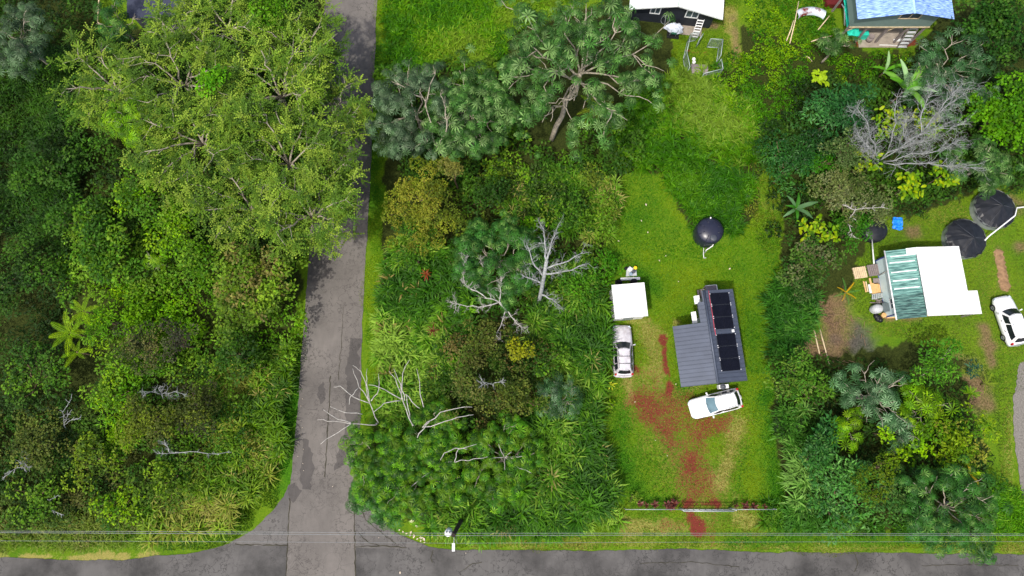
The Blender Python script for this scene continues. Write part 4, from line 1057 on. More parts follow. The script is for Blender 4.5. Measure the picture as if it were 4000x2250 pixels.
mb = MB(); mb.box(-3.95, 3.5, .84, .895, 2.9, 3.04); mb.build('fascia', M['wood_pale'], H4)
window(H4, (-.2, .898, 4.3), (1, 0, 0), (0, 0, 1), 1.9, 1.1, .09, M['wood_pale'])
for x in (-3.8, -2.0, 0, 1.8, 3.35):
    for y in (1.1, 4.5, 8.2):
        mb = MB(); mb.box(x - .08, x + .08, y - .08, y + .08, -.05, 3.0); mb.build('post', M['wood_grey'], H4)
for x in (-3.8, 0):
    mb = MB(); mb.tube([(x, 1.1, 1.9), (x + .9, 1.1, 2.95)], .06, 4); mb.build('brace', M['wood_pale'], H4)
mb = MB(); mb.box(-1.6, 2.9, .6, 8.2, -.04, .03); mb.build('floor_slab', M['concrete'], H4)
st = thing('stairs', 'grey open-tread stairs under the sage green gable', 'stairs', (37.6, 36.0, 0), 0, local=True)
for q in (-.42, .42):
    mb = MB(); mb.tube([(q, -.1, .0), (q + .5, 1.5, 2.9)], .06, 4); mb.build('stringer', M['wood_grey'], st)
for k in range(9):
    mb = MB(); f = (k + .5) / 9; mb.obox((.5 * f, -.1 + 1.6 * f, 2.9 * f), .84, .22, .05); mb.build('tread', M['grey_tarp'], st)
p = at(3326, 45, 2.2)
mb = MB(); rr = random.Random(4); g = [[(-.55 + 1.1 * i / 5, -2.4 + 4.8 * j / 14, -.35 * (i / 5) + rr.uniform(-.08, .08)) for i in range(6)] for j in range(15)]
mb.add([q for row in g for q in row], [(j * 6 + i, j * 6 + i + 1, j * 6 + i + 7, j * 6 + i + 6) for j in range(14) for i in range(5)]); o = mb.build('teal_tarp', M['teal']); o.location = p; o.rotation_euler = (0, R_(-15), 0); tag(o, 'teal tarp hung along the side of the stilt house', 'tarp')
p = at(3370, 133, .6)
mb = MB(); mb.box(-.5, .5, -.25, .25, -.02, .8); o = mb.build('teal_crate', M['teal']); o.location = (p.x, p.y, 0); tag(o, 'teal plastic crate beneath the sage green gable', 'crate')
for i, (px, py, w, d, hh, m_, lb) in enumerate([(3405, 143, .45, .4, .6, 'wood_grey', 'brown drum beside the teal crate'), (3450, 140, 1.6, .9, .05, 'concrete', 'grey sheet leaning below the stilt house'),
    (3510, 156, .5, .25, .12, 'white', 'white board lying on the red soil by the stilt house')]):
    p = at(px, py, hh)
    mb = MB()
    if i == 0: mb.lathe([(0, 0), (.32, 0), (.34, .3), (.32, .6), (.3, .6), (.28, .55), (0, .55)], 18)
    else: mb.obox((0, 0, hh / 2), w * 2 if i == 1 else .9, d, hh, .05, .25 if i == 1 else 0)
    o = mb.build(('drum', 'metal_sheet', 'white_board')[i], M[m_]); o.location = (p.x, p.y, 0); tag(o, lb, ('drum', 'sheet', 'board')[i])
p = at(3480, 176, .1); mb = MB(); mb.tube([(-1.1, .05, 0), (0, .02, .03), (1.1, -.08, 0)], .04, 5); o = mb.build('white_pole', M['pvc']); o.location = (p.x, p.y, .03); tag(o, 'slim white pole on the grass below the stilt house', 'pole')
p = at(3290, 40, .6)
mb = MB(); mb.tube([(0, 1.2, .3), (.1, 0, .9), (.35, -1.3, .1)], .07, 6); o = mb.build('white_pipe', M['pvc']); o.location = (p.x, p.y, 0); tag(o, 'white pipe leaning beside the teal tarp', 'pipe')
p = at(3262, 4, .5); mb = MB(); mb.obox((0, 0, .3), 1.8, .9, .6); mb.obox((0, 0, .62), 1.7, .8, .05, .1); o = mb.build('red_bin', mat('maroon', S(95, 30, 32), .5)); o.location = (p.x, p.y, 0); tag(o, 'dark red chest at the top edge beside the teal tarp', 'chest')
p = at(3162, 52, .4)
mb = MB(); n = 16; vs_ = []
for i in range(n + 1):
    a = math.pi * (.16 + .68 * i / n); x = -math.cos(a) * 1.55; y = math.sin(a) * .9 - .75
    for j, (dy, z) in enumerate(((-.38, .0), (-.3, .34), (.0, .46), (.3, .34), (.38, .0))): vs_.append((x * (1 + dy * .25), y + dy, z))
mb.add(vs_, [(i * 5 + j, i * 5 + j + 1, i * 5 + j + 6, i * 5 + j + 5) for i in range(n) for j in range(4)], True)
o = mb.build('curved_shell', M['rust']); o.location = (p.x, p.y, .45); tag(o, 'curved white shell with rusty red streaks lying in weeds', 'shell')
for i, (a, b, lb) in enumerate([((3085, 170, .4), (3120, 5, 1.2), 'left long dry pole leaning in the yellow-green weeds'), ((3072, 160, .4), (3100, 80, .9), 'shorter dry pole beside the left long one in weeds'),
    ((3195, 117, .3), (3240, 62, 1.), 'tan log in the weeds below the curved shell'), ((3167, 163, .3), (3250, 140, .7), 'pale log pointing at the palmate tree by the stilt house'), ((3143, 218, .2), (3172, 240, .2), 'short white stick low in the weeds')]):
    mb = MB(); A, B = at(*a), at(*b); mb.tube([A, A.lerp(B, .5) + Vector((.05, .05, .08)), B], [.06, .055, .04], 6); o = mb.build('fallen_pole', M['wood_pale']); tag(o, lb, 'log')

# corner of a dark roofed house, top left
H5 = thing('navy_roofed_house', 'house corner with plain navy roof at the top left edge', 'house', (-34.6, 37.2, 0), R_(2), local=True)
for k in range(6):
    mb = MB(); xa = -1.1 + k * .9; mb.plate((xa, 0, 3.0), (xa + .897, 0, 3.0), (xa + .897, 8, 4.2), (xa, 8, 4.2), .05); mb.build('roof_panel', M['navy_roof'], H5)
mb = MB(); mb.box(-.8, 4.0, .4, 7.6, -.05, 2.95); mb.build('wall', M['wall_grey'], H5)
p = at(384, 40, 3); mb = MB(); A, B = at(382, 85, 1.5), at(388, -20, 4.5); mb.tube([A, B], .06, 7); mb.tube([Vector((A.x, A.y, -.05)), A], .06, 7); o = mb.build('pale_post', M['wood_pale']); tag(o, 'pale leaning post at the top left by the navy roof', 'post')

# ------------------------------------------------------------------ front fence, gate, utility pole
fn = thing('chain_link_fence', 'low chain-link fence closing the front of the lawn', 'fence', tuple(at(2700, 1996, 0)))
yb = -6.62
def fence_run(x0, x1):
    n = max(1, round((x1 - x0) / 2.4)); 
    for i in range(n + 1):
        x = x0 + (x1 - x0) * i / n; mb = MB(); mb.tube([(x, yb, -.05), (x, yb, 1.22)], .035, 7); mb.build('post', M['galv'], fn)
    mb = MB(); mb.tube([(x0, yb, 1.2), (x1, yb, 1.2)], .028, 7); mb.build('top_rail', M['galv'], fn)
    w = MB(); h = 1.18; L_ = x1 - x0; sp = .1; k = int((L_ + h) / sp)
    for i in range(1, k):
        for sg in (1, -1):
            s0 = i * sp; p0 = (max(0, s0 - h), min(s0, h)); p1 = (min(s0, L_), max(0, s0 - L_))
            q0, q1 = [Vector(((x0 + x if sg > 0 else x1 - x), yb, y)) for x, y in (p0, p1)]
            d = (q1 - q0).normalized().cross(Vector((0, 1, 0))) * .005
            w.add([q0 - d, q0 + d, q1 + d, q1 - d], [(0, 1, 2, 3)])
    w.build('wire_mesh', M['galv'], fn, kind='stuff')
fence_run(9.4, 14.1); fence_run(18.2, 21.8)
gt = thing('sliding_gate', 'pale tubular driveway gate across the red cinder drive', 'gate', (16.1, yb - .12, 0))
for z, r_ in ((1.25, .05), (.15, .04), (.7, .03)):
    mb = MB(); mb.tube([(14.1, yb - .12, z), (18.3, yb - .12, z)], r_, 8); mb.build('rail', M['galv'], gt)
for x in np.linspace(14.15, 18.25, 9):
    mb = MB(); mb.tube([(x, yb - .12, .15), (x, yb - .12, 1.25)], .025, 6); mb.build('bar', M['galv'], gt)
for x in (14.06, 18.36):
    mb = MB(); mb.tube([(x, yb, -.05), (x, yb, 1.6)], .07, 8); mb.lathe([(.08, 1.6), (.05, 1.66), (0, 1.67)], 8, (x, yb, 0)); mb.build('gate_post', M['galv'], gt)

pw = at(1771, 2090, 9.6)
up_ = thing('utility_pole', 'dark wooden utility pole with white transformer at the street corner', 'utility pole', (pw.x, pw.y, 0), 0, local=True)
mb = MB(); mb.tube([(0, 0, -.1), (.0, .02, 5), (0, 0, 9.7)], [.19, .165, .14], 12); mb.build('shaft', M['pole_wood'], up_)
mb = MB(); mb.lathe([(0, 8.0), (.24, 8.0), (.26, 8.05), (.26, 8.85), (.2, 8.93), (.0, 8.95)], 20, (-.44, .03, 0)); tf = mb.build('transformer', M['white'], up_)
for a in (.5, 2.4):
    mb = MB(); mb.lathe([(.05, 8.9), (.07, 8.98), (.04, 9.02), (.06, 9.1), (0, 9.14)], 8, (-.44 + .13 * math.cos(a), .03 + .13 * math.sin(a), 0)); mb.build('bushing', M['galv'], tf)
mb = MB(); mb.tube([(0, -.1, 8.6), (-.02, -.6, 8.75), (-.04, -1.0, 8.75)], .035, 8); mb.build('lamp_arm', M['galv'], up_)
mb = MB(); mb.obox((-.05, -.95, 8.74), .2, .55, .1); mb.build('lamp_head', M['white'], up_)
mb = MB(); mb.tube([(0, -.15, 7.9), (.15, -.5, 8.5), (.2, -.7, 8.7)], .015, 5); mb.build('bracket', M['galv'], up_)
for i, (ya, yc, yd, h, r_, lb) in enumerate([(2074, 2083, 2089, 9.3, .014, 'upper of two close overhead wires above the street verge'), (2079, 2092, 2094, 9.0, .017, 'lower of two close overhead wires above the street verge'), (2112, 2122, 2116, 8.5, .011, 'thinnest overhead wire nearest the crossing road')]):
    A = at(-700, ya, h + .4); B = at(1771, yc, h); C = at(4700, yd, h + .4); pts = []
    for P0, P1 in ((A, B), (B, C)):
        for k in range(16 if P0 is A else 17):
            t = k / 16; q = P0.lerp(P1, t); q.z -= 1.2 * t * (1 - t) * 1.0; pts.append(q)
    mb = MB(); mb.tube(pts, r_, 5); o = mb.build('overhead_wire', M['wire']); tag(o, lb, 'wire')

# ------------------------------------------------------------------ cars
def car(name, label, loc, rz, L=4.3, W=1.74, zroof=1.55, belt=.98, xwf=.95, xrf=.3, xrr=-1.55, xwr=-2.0, paint='car_white', glass='car_glass', wr=.6, nose=.12, bumper=None, rails=True, bars=False, hood=.92, side_split=(.38,), cat='car', mirror='car_white'):
    t = thing(name, label, cat, loc, rz, local=True); hw = W / 2; xf, xb = L / 2, -L / 2
    st = [(xb, .80, .38, .80, .86), (xb + .1, .93, .3, .9, belt), (xb + .5, .99, .24, belt - .06, belt), (-.6, 1.0, .22, belt - .06, belt), (.5, 1.0, .22, belt - .07, belt), (xwf, .99, .22, belt - .09, belt + .01),
          (xwf + .35, .98, .23, hood - .06, hood + .02), (xf - .45, .955, .26, hood - .13, hood - .05), (xf - .18, .88, .3, hood - .22, hood - .13), (xf - .03, .74, .34, hood - .34, hood - .27), (xf, .6, .4, .55, .58)]
    vs_ = []; rn = 11
    for x, f, zb_, zs, zt in st:
        h = hw * f
        ring = [(-h * .82, zb_), (-h * .99, zb_ + .12), (-h, (zb_ + zs) / 2), (-h * .965, zs), (-h * .72, zt - .01), (0, zt + .02)]
        ring = ring + [(-a, b) for a, b in reversed(ring[:-1])]
        vs_ += [(x, a, b) for a, b in ring]
    ns = len(st)
    fs = [(i * rn + k, i * rn + k + 1, (i + 1) * rn + k + 1, (i + 1) * rn + k) for i in range(ns - 1) for k in range(rn - 1)]
    fs += [(i * rn + rn - 1, i * rn, (i + 1) * rn, (i + 1) * rn + rn - 1) for i in range(ns - 1)]
    fs += [tuple(range(rn)), tuple((ns - 1) * rn + k for k in range(rn - 1, -1, -1))]
    mb = MB(); mb.add(vs_, fs, True); mb.build('body', M[paint], t)
    wb = hw * .9; wr_ = hw * wr / .62 * .66; zr_ = zroof
    # cabin: belt loop, shoulder, roof loop with a slight crown
    def sec(x_b, x_r, y, top): return None
    B = [(xwf, -wb * .93), (xwf + .14, 0), (xwf, wb * .93), (0, wb), (xwr, wb * .92), (xwr - .1, 0), (xwr, -wb * .92), (0, -wb)]
    Rr = [(xrf, -wr_ * .95), (xrf + .09, 0), (xrf, wr_ * .95), ((xrf + xrr) / 2, wr_), (xrr, wr_ * .93), (xrr - .06, 0), (xrr, -wr_ * .93), ((xrf + xrr) / 2, -wr_)]
    R2 = [(x * .985 - .01, y * .9) for x, y in Rr]
    vs_ = [(x, y, belt - .03) for x, y in B] + [(x, y, zr_ - .06 + (.02 if y == 0 else 0)) for x, y in Rr] + [(x, y, zr_ + (.015 if y == 0 else -.015)) for x, y in R2] + [((xrf + xrr) / 2, 0, zr_ + .02)]
    fs = [(k, (k + 1) % 8, 8 + (k + 1) % 8, 8 + k) for k in range(8)] + [(8 + k, 8 + (k + 1) % 8, 16 + (k + 1) % 8, 16 + k) for k in range(8)] + [(16 + k, 16 + (k + 1) % 8, 24) for k in range(8)]
    mb = MB(); mb.add(vs_, fs, False); mb.build('cabin', M[paint], t)
    def pane(nm, q, ins=(.08, .92, .1, .9), off=.012, mt_=glass, bulge=0., bdir=(1, 0, 0)):
        a, b, c, d = map(Vector, q); n = (b - a).cross(d - a).normalized(); cen = (a + b + c + d) / 4
        if n.dot(cen - Vector((-.4, 0, .9))) < 0: n = -n
        P = lambda u, v: a.lerp(b, u).lerp(d.lerp(c, u), v) + n * off + Vector(bdir) * bulge * (1 - (2 * u - 1) ** 2)
        U = np.linspace(ins[0], ins[1], 7); Vq = np.linspace(ins[2], ins[3], 3); vv = [P(u, v) for v in Vq for u in U]
        m_ = MB(); ff = [(j * 7 + i, j * 7 + i + 1, j * 7 + i + 8, j * 7 + i + 7) for j in range(2) for i in range(6)]
        nn = len(vv); vv2 = vv + [p_ - n * .02 for p_ in vv]
        m_.add(vv2, ff, True)
        edge = [i for i in range(7)] + [7 + 6, 14 + 6] + [14 + i for i in range(5, -1, -1)] + [7]
        m_.add(vv2, [(edge[k], edge[(k + 1) % len(edge)], edge[(k + 1) % len(edge)] + nn, edge[k] + nn) for k in range(len(edge))])
        return m_.build(nm, M[mt_], t)
    z0, z1 = belt - .03, zr_ - .06
    wsg = pane('windshield', [(xwf, -wb * .93, z0), (xwf, wb * .93, z0), (xrf, wr_ * .95, z1), (xrf, -wr_ * .95, z1)], (.05, .95, .06, .97), .03, glass, .13)
    pane('rear_window', [(xwr, -wb * .92, z0), (xwr, wb * .92, z0), (xrr, wr_ * .93, z1), (xrr, -wr_ * .93, z1)], (.08, .92, .2, .93), .03, 'car_glass', -.09)
    for s_ in (1, -1):
        e = [0.03, *side_split, .97]
        a0, a1 = Vector((xwf - .05, s_ * wb * .945, z0)), Vector((xwr + .05, s_ * wb * .935, z0)); r0, r1 = Vector((xrf, s_ * wr_ * .955, z1)), Vector((xrr + .05, s_ * wr_ * .94, z1))
        for i in range(len(e) - 1):
            u0, u1 = e[i] + .02, e[i + 1] - .02
            pane('side_window', [a0.lerp(a1, u0), a0.lerp(a1, u1), r0.lerp(r1, u1), r0.lerp(r1, u0)], (0, 1, .12, .9), .05, 'car_glass', .03, (0, s_, 0))
        mb = MB(); mb.obox((xwf - .18, s_ * (hw + .1), belt + .05), .1, .2, .13, s_ * -.2); mb.build('mirror', M[mirror], t)
        mb = MB(); mb.obox((xf - .2, s_ * hw * .74, hood - .24), .26, .22, .1, s_ * -.6); mb.build('head_light', M['lamp'], t)
        mb = MB(); mb.obox((xb + .11, s_ * hw * .82, belt - .06), .16, .16, .22, s_ * .4); mb.build('tail_light', M['tail'], t)
        if rails:
            mb = MB(); mb.tube([(xrf - .15, s_ * wr_ * .86, zr_ + .01), ((xrf + xrr) / 2, s_ * wr_ * .9, zr_ + .055), (xrr + .12, s_ * wr_ * .85, zr_ + .01)], .018, 5); mb.build('roof_rail', M['trim' if bars else 'galv'], t)
        for x in (.1, -.85):
            mb = MB(); mb.obox((x, s_ * hw * .985, belt - .14), .18, .04, .035); mb.build('door_handle', M['trim'], t)
        for x in (xf - .82, xb + .78):
            wv = bpy.data.objects.new('wheel', None); col.objects.link(wv); wv.parent = t; wv.location = (x, s_ * (hw - .1), .32)
            wv.rotation_euler = (R_(-90 * s_), 0, 0)
            mb = MB(); mb.lathe([(.2, -.1), (.3, -.11), (.325, -.07), (.325, .07), (.3, .11), (.2, .1)], 24); q = mb.build('tyre', M['tyre'], None); q.parent = wv
            mb = MB(); mb.lathe([(.205, -.05), (.205, .09), (.19, .09), (.185, .02), (.0, .02)], 20)
            for k in range(5):
                a = k * 2 * math.pi / 5; mb.obox((math.cos(a) * .1, math.sin(a) * .1, .06), .19, .05, .05, a)
            q = mb.build('rim', M['rim'], None); q.parent = wv
    mb = MB(); mb.obox((xf - .02, 0, .48), .06, W * .62, .16); mb.build('front_bumper', M[bumper or paint], t)
    mb = MB(); mb.tube([(xb + .1, -hw * .93, .5), (xb - .02, -hw * .7, .5), (xb - .06, 0, .5), (xb - .02, hw * .7, .5), (xb + .1, hw * .93, .5)], .1, 8); mb.build('rear_bumper', M[bumper or paint], t)
    mb = MB(); mb.obox((xb - .165, 0, .56), .012, .32, .13); mb.build('number_plate', M['white'], t)
    for yy in (-.25, .2):
        mb = MB(); mb.tube([(xwf + .09, yy, belt + .06), (xwf - .1, yy + .35, belt + .16)], .012, 4); mb.build('wiper', M['trim'], t)
    if bars:
        for x in (xrf - .62, xrr + .5):
            mb = MB(); mb.tube([(x, -wr_ * .88, zr_ + .07), (x, wr_ * .88, zr_ + .07)], .02, 5); mb.build('cross_bar', M['trim'], t)
    return t
p = at(2795, 1577, .8)
car('parked_suv', 'white crossover with pale blue windscreen parked below the tiny house', (p.x, p.y, -.02), R_(14 + 180), 4.42, 1.8, 1.6, 1.02, .75, .05, -1.55, -2.02, glass='car_glass_blue', wr=.66)
p = at(2433, 1368, .8)
car('parked_wagon', 'dusty silver station wagon with roof bars beside the tall grass', (p.x, p.y, -.02), R_(90.5), 4.4, 1.74, 1.5, .96, .62, .02, -1.72, -2.02, paint='car_silver', wr=.6, bars=True, side_split=(.36, .7), mirror='car_silver', hood=.93)
p = at(3946, 1250, .7)
car('parked_hatchback', 'white hatchback with grey bumpers parked at the right edge of the grass', (p.x, p.y, -.02), R_(101.5), 4.3, 1.76, 1.58, 1.0, .85, .3, -1.6, -1.98, wr=.64, bumper='galv')

# ------------------------------------------------------------------ dead trees
def twigs(mb, p, d, l, r_, depth, rr, curl=.35):
    pts = [p]; q = p.copy(); dd = d.copy()
    for k in range(4):
        dd = (dd + Vector((rr.uniform(-1, 1), rr.uniform(-1, 1), rr.uniform(-.6, .6))) * curl).normalized(); q = q + dd * l / 4; pts.append(q.copy())
    mb.tube(pts, np.linspace(r_, r_ * .45, 5), 4 if r_ < .04 else 6, cap=False)
    if depth > 0:
        for k in range(rr.randint(2, 4)):
            s0 = pts[rr.randint(1, 4)]; nd = (dd + Vector((rr.uniform(-1, 1), rr.uniform(-1, 1), rr.uniform(-.4, .6))) * .9).normalized()
            twigs(mb, s0, nd, l * rr.uniform(.45, .7), r_ * .5, depth - 1, rr, curl)
def dead_tree(label, base, trunk, limbs, mat_, r0=.16, depth=2, tw=.9, seed=0, name='dead_tree', curl=.35, group=None, tr=.03, nt=1.2):
    rr = random.Random(700 + seed); B = at(*base); t = thing(name, label, 'tree', (B.x, B.y, -.05), group=group)
    T = [at(*q) for q in trunk]; mb = MB(); pts = [Vector((B.x, B.y, -.05))] + T
    mb.tube(pts, np.linspace(r0, r0 * .7, len(pts)), 9); mb.build('trunk', M[mat_], t)
    for L_ in limbs:
        P = [at(*q) for q in L_]; mb = MB(); pts = []
        for a, b in zip(P, P[1:]):
            for k in range(3): pts.append(a.lerp(b, k / 3) + Vector((rr.uniform(-1, 1), rr.uniform(-1, 1), rr.uniform(-1, 1))) * (a - b).length * .06 * (1 if k else 0))
        pts.append(P[-1]); rb = r0 * .45
        mb.tube(pts, np.linspace(rb, max(.02, rb * .35), len(pts)), 6)
        if depth >= 0:
            for k in range(int(len(pts) * nt)):
                s0 = pts[rr.randint(1, len(pts) - 1)]; d = (P[-1] - P[0]).normalized() + Vector((rr.uniform(-1, 1), rr.uniform(-1, 1), rr.uniform(-.3, .8)))
                twigs(mb, s0, d.normalized(), tw * rr.uniform(.5, 1.1), tr, depth, rr, curl)
        mb.build('branch', M[mat_], t)
    return t
dead_tree('dead grey tree with thick mossy trunk and twisting bleached twigs', (2098, 1205), [(2112, 1150, 3), (2125, 1080, 6), (2135, 1020, 8)],
   [[(2125,1080,6),(2090,1040,6.6),(2060,960,7)], [(2135,1020,8),(2150,960,8.5),(2175,900,8.8)], [(2130,1050,7),(2190,1030,7.5),(2270,990,7.8)], [(2128,1070,6.5),(2200,1060,7),(2290,1030,7.2)], [(2120,1110,5),(2080,1090,5.4),(2040,1075,5.6)],
    [(2112,1150,3.5),(2160,1170,3.8),(2180,1190,3.6)], [(2135,1020,8),(2128,950,8.4),(2120,890,8.6)]], 'dead_grey', .2, 2, .85, 1, curl=.6, tr=.022, nt=2.2)
dead_tree('dead white-limbed tree whose long limb curls left over the cane grass', (1985, 1235), [(1975, 1210, 3), (1950, 1180, 5)],
   [[(1950,1180,5),(1900,1165,5.3),(1840,1130,5.5),(1810,1100,5.6),(1812,1040,5.6),(1825,1005,5.6)], [(1950,1180,5),(1870,1200,5),(1800,1190,5),(1755,1180,4.8)], [(1975,1210,4),(1960,1260,4),(1940,1310,3.8)], [(1985,1215,4),(2020,1265,4),(2045,1280,3.9)],
    [(1950,1180,5),(1955,1130,5.4),(1960,1090,5.6)], [(1895,1065,4.8),(1880,1030,5),(1888,1010,5)]], 'dead_wood', .12, 2, .6, 2, curl=.5, tr=.02, nt=2.)
dead_tree('bare white forked branches reaching left over the lane edge', (1475, 1655), [(1470, 1655, 3.2)],
   [[(1478,1650,3.6),(1445,1575,4.4),(1430,1500,4.8),(1410,1450,5),(1378,1427,5)], [(1445,1575,4.4),(1380,1550,4.8),(1330,1508,5),(1303,1512,5)], [(1445,1575,4.4),(1402,1512,4.8),(1378,1440,5)], [(1445,1570,4.4),(1432,1500,4.8),(1434,1440,5)],
    [(1450,1566,4.4),(1480,1520,4.6),(1478,1460,4.8)], [(1470,1660,3.4),(1370,1655,4),(1300,1645,4.3),(1240,1640,4.4)], [(1372,1655,4),(1320,1690,4.3),(1252,1735,4.4)], [(1415,1618,3.8),(1350,1612,4.2),(1290,1588,4.4)], [(1372,1652,4),(1300,1625,4.3),(1262,1600,4.4)], [(1400,1515,4.8),(1368,1550,4.8),(1364,1580,4.8)]], 'dead_wood', 0.090, -1, 0, 3, name='bare_tree', curl=.2)
dead_tree('bare white branches fanning up from the corner thicket', (1625, 1668), [(1612, 1660, 4.2)],
   [[(1612,1660,4.2),(1575,1570,5),(1545,1480,5.6),(1520,1450,5.8)], [(1570,1560,5),(1500,1520,5.4),(1440,1503,5.6)], [(1570,1560,5),(1565,1500,5.5),(1538,1440,5.9)], [(1580,1565,5),(1570,1500,5.5),(1580,1440,5.9),(1600,1405,6)], [(1565,1565,5),(1500,1575,5.2),(1460,1610,5.2)], [(1600,1640,4.4),(1590,1570,5),(1585,1540,5.2)], [(1585,1540,5.2),(1620,1580,5.3),(1640,1595,5.3)],
    [(1655,1590,4.6),(1640,1520,5.2),(1628,1440,5.4)], [(1650,1670,4.2),(1720,1610,5),(1800,1592,5.2),(1845,1590,5.2)], [(1650,1668,4.2),(1740,1645,4.9),(1820,1625,5.2),(1850,1620,5.2)], [(1630,1710,4),(1660,1670,4.6),(1680,1640,4.8)]], 'dead_wood', 0.098, -1, 0, 4, name='bare_tree', curl=.2)
dead_tree('bare white branch arching right above the corner thicket', (1715, 1825), [(1716, 1805, 3.6)],
   [[(1716,1805,3.6),(1735,1770,4.4),(1780,1750,4.8),(1825,1755,4.9)], [(1720,1803,3.6),(1780,1805,4.3),(1850,1792,4.7),(1905,1784,4.8)], [(1775,1803,4.3),(1790,1755,4.7),(1862,1735,5)], [(1600,1910,3.4),(1640,1870,4),(1680,1845,4.2)]], 'dead_wood', 0.083, -1, 0, 5, name='bare_tree', curl=.2)
dead_tree('bare star-shaped white branches in the cane grass', (1972, 1800), [(1970, 1786, 3.8)],
   [[(1970,1786,3.8),(1955,1755,4.2),(1948,1735,4.3)], [(1970,1786,3.8),(2010,1784,4.2),(2052,1784,4.3)], [(1970,1786,3.8),(1972,1815,4.1),(1972,1835,4.2)], [(1970,1786,3.8),(1930,1788,4.2),(1912,1796,4.2)], [(1970,1786,3.8),(2010,1815,4.1),(2075,1848,4.2)], [(1975,1785,3.8),(1998,1765,4.2)]], 'dead_wood', 0.068, -1, 0, 6, name='bare_tree', curl=.2)
dead_tree('large dead tree with a haze of fine grey twigs among vines', (3425, 640), [(3430, 622, 3.5)],
   [[(3430,622,3.5),(3400,540,6),(3385,470,7),(3350,425,7.5)], [(3430,622,3.5),(3395,580,5.5),(3360,540,6.3),(3345,520,6.4)], [(3420,620,3.5),(3380,595,5),(3340,565,5.6)], [(3440,625,3.5),(3550,545,6),(3640,510,7),(3740,490,7.5)], [(3440,625,3.5),(3600,520,6.5),(3680,430,7.5),(3760,370,8)],
    [(3450,630,3.5),(3560,600,5.8),(3660,590,6.5),(3720,560,6.8)], [(3450,635,3.5),(3580,640,5.4),(3700,650,6),(3790,655,6.4)], [(3600,520,6.5),(3600,440,7.2),(3640,360,7.6)], [(3620,500,6.6),(3690,400,7.6),(3760,330,8.2)], [(3470,580,4),(3500,480,6),(3505,380,7.2)], [(3540,560,5.5),(3530,500,6.4),(3540,470,6.8)], [(3510,585,5),(3560,560,6),(3640,545,6.6)]], 'dead_grey', .12, 2, 1.15, 7, curl=.6, tr=.02, nt=4.2)
dead_tree('small dead bush with grey twigs in the left thicket', (640, 1565), [(632, 1540, 4.5)], [[(632,1540,4.5),(590,1530,5.2),(560,1545,5.5)], [(632,1540,4.5),(620,1515,5.2)], [(632,1540,4.5),(680,1530,5.3),(730,1540,5.5)]], 'dead_grey', .05, 2, .7, 8, name='dead_bush', curl=.5, tr=.02)
dead_tree('fallen grey branch lying across the cane grass, lower left', (660, 1765), [(700, 1768, 3.2)], [[(700,1768,3.2),(770,1765,3.6),(890,1766,3.8)], [(700,1768,3.2),(640,1772,3.3),(620,1768,3.3)], [(660,1765,3.4),(655,1745,3.6),(640,1735,3.7)]], 'dead_grey', .07, 1, .45, 9, name='dead_branch', curl=.6)
dead_tree('forked bleached sapling in the far left weeds', (262, 1685), [(250, 1660, 2.6)], [[(250,1660,2.6),(245,1610,3.2),(280,1555,3.4)], [(250,1660,2.6),(280,1640,3),(310,1635,3.1)], [(250,1660,2.6),(262,1630,3),(280,1600,3.2)]], 'dead_grey', .035, 0, .4, 10, name='bare_sapling')
dead_tree('pale crooked sapling in the dark weeds, lower left', (230, 2035), [(200, 1985, 2.4)], [[(200,1985,2.4),(195,1955,2.8),(225,1935,3)], [(200,1985,2.4),(215,2000,2.6),(250,2012,2.6)]], 'dead_grey', .035, 0, .4, 11, name='bare_sapling')
dead_tree('grey dead snag at the left edge, lower left', (40, 1880), [(60, 1830, 3)], [[(60,1830,3),(90,1800,3.4),(120,1770,3.5)], [(60,1830,3),(95,1825,3.3),(125,1820,3.4)], [(60,1830,3),(20,1860,3)]], 'dead_grey', .04, 1, .5, 12, name='dead_snag')
dead_tree('bare twiggy branches inside the olive grove', (1935, 1530), [(1925, 1500, 4.2)], [[(1925,1500,4.2),(1900,1495,4.9),(1880,1505,5)], [(1925,1500,4.2),(1955,1490,4.9)]], 'dead_grey', .07, 1, .6, 13, name='dead_branches')
dead_tree('dead silver limb hanging over the lot left of the tarp', (3300, 880), [(3310, 865, 3.8)], [[(3310,865,3.8),(3340,820,4.8),(3380,812,5.2),(3470,815,5.4)], [(3310,865,3.8),(3320,890,4.4),(3335,920,4.4)], [(3340,820,4.8),(3290,800,5)]], 'dead_wood', .1, 1, .5, 14, name='dead_limb', curl=.5)
dead_tree('pale twin-stemmed dead wood among the top central crowns', (1755, 640), [(1700, 560, 5)], [[(1700,560,5),(1680,470,7),(1640,360,8.5)], [(1720,580,5),(1745,500,7),(1740,420,8),(1720,370,8.4)], [(1740,610,4),(1790,560,5.5),(1830,520,6)], [(1660,420,7.5),(1700,290,8.8)], [(1650,380,8),(1560,330,8.8)]], 'bark_pale', .16, 0, .7, 15, name='dead_tree', curl=.4)

# ------------------------------------------------------------------ vegetation masses
G_DARK = [(34, 58, 20), (44, 74, 26), (56, 88, 30), (70, 104, 36)]
G_MID = [(54, 90, 30), (72, 112, 36), (92, 130, 42), (112, 148, 52)]
G_LIME = [(78, 122, 30), (102, 146, 36), (128, 166, 44)]
G_OLIVE = [(72, 84, 34), (96, 104, 44), (118, 122, 56), (84, 84, 46)]
G_CANE = [(52, 92, 28), (72, 116, 36), (96, 138, 46), (132, 164, 70)]
G_WEED = [(64, 112, 24), (84, 130, 26), (56, 100, 26), (108, 146, 36)]
G_BROWN = [(82, 86, 42), (104, 96, 54), (66, 82, 34), (116, 110, 62)]

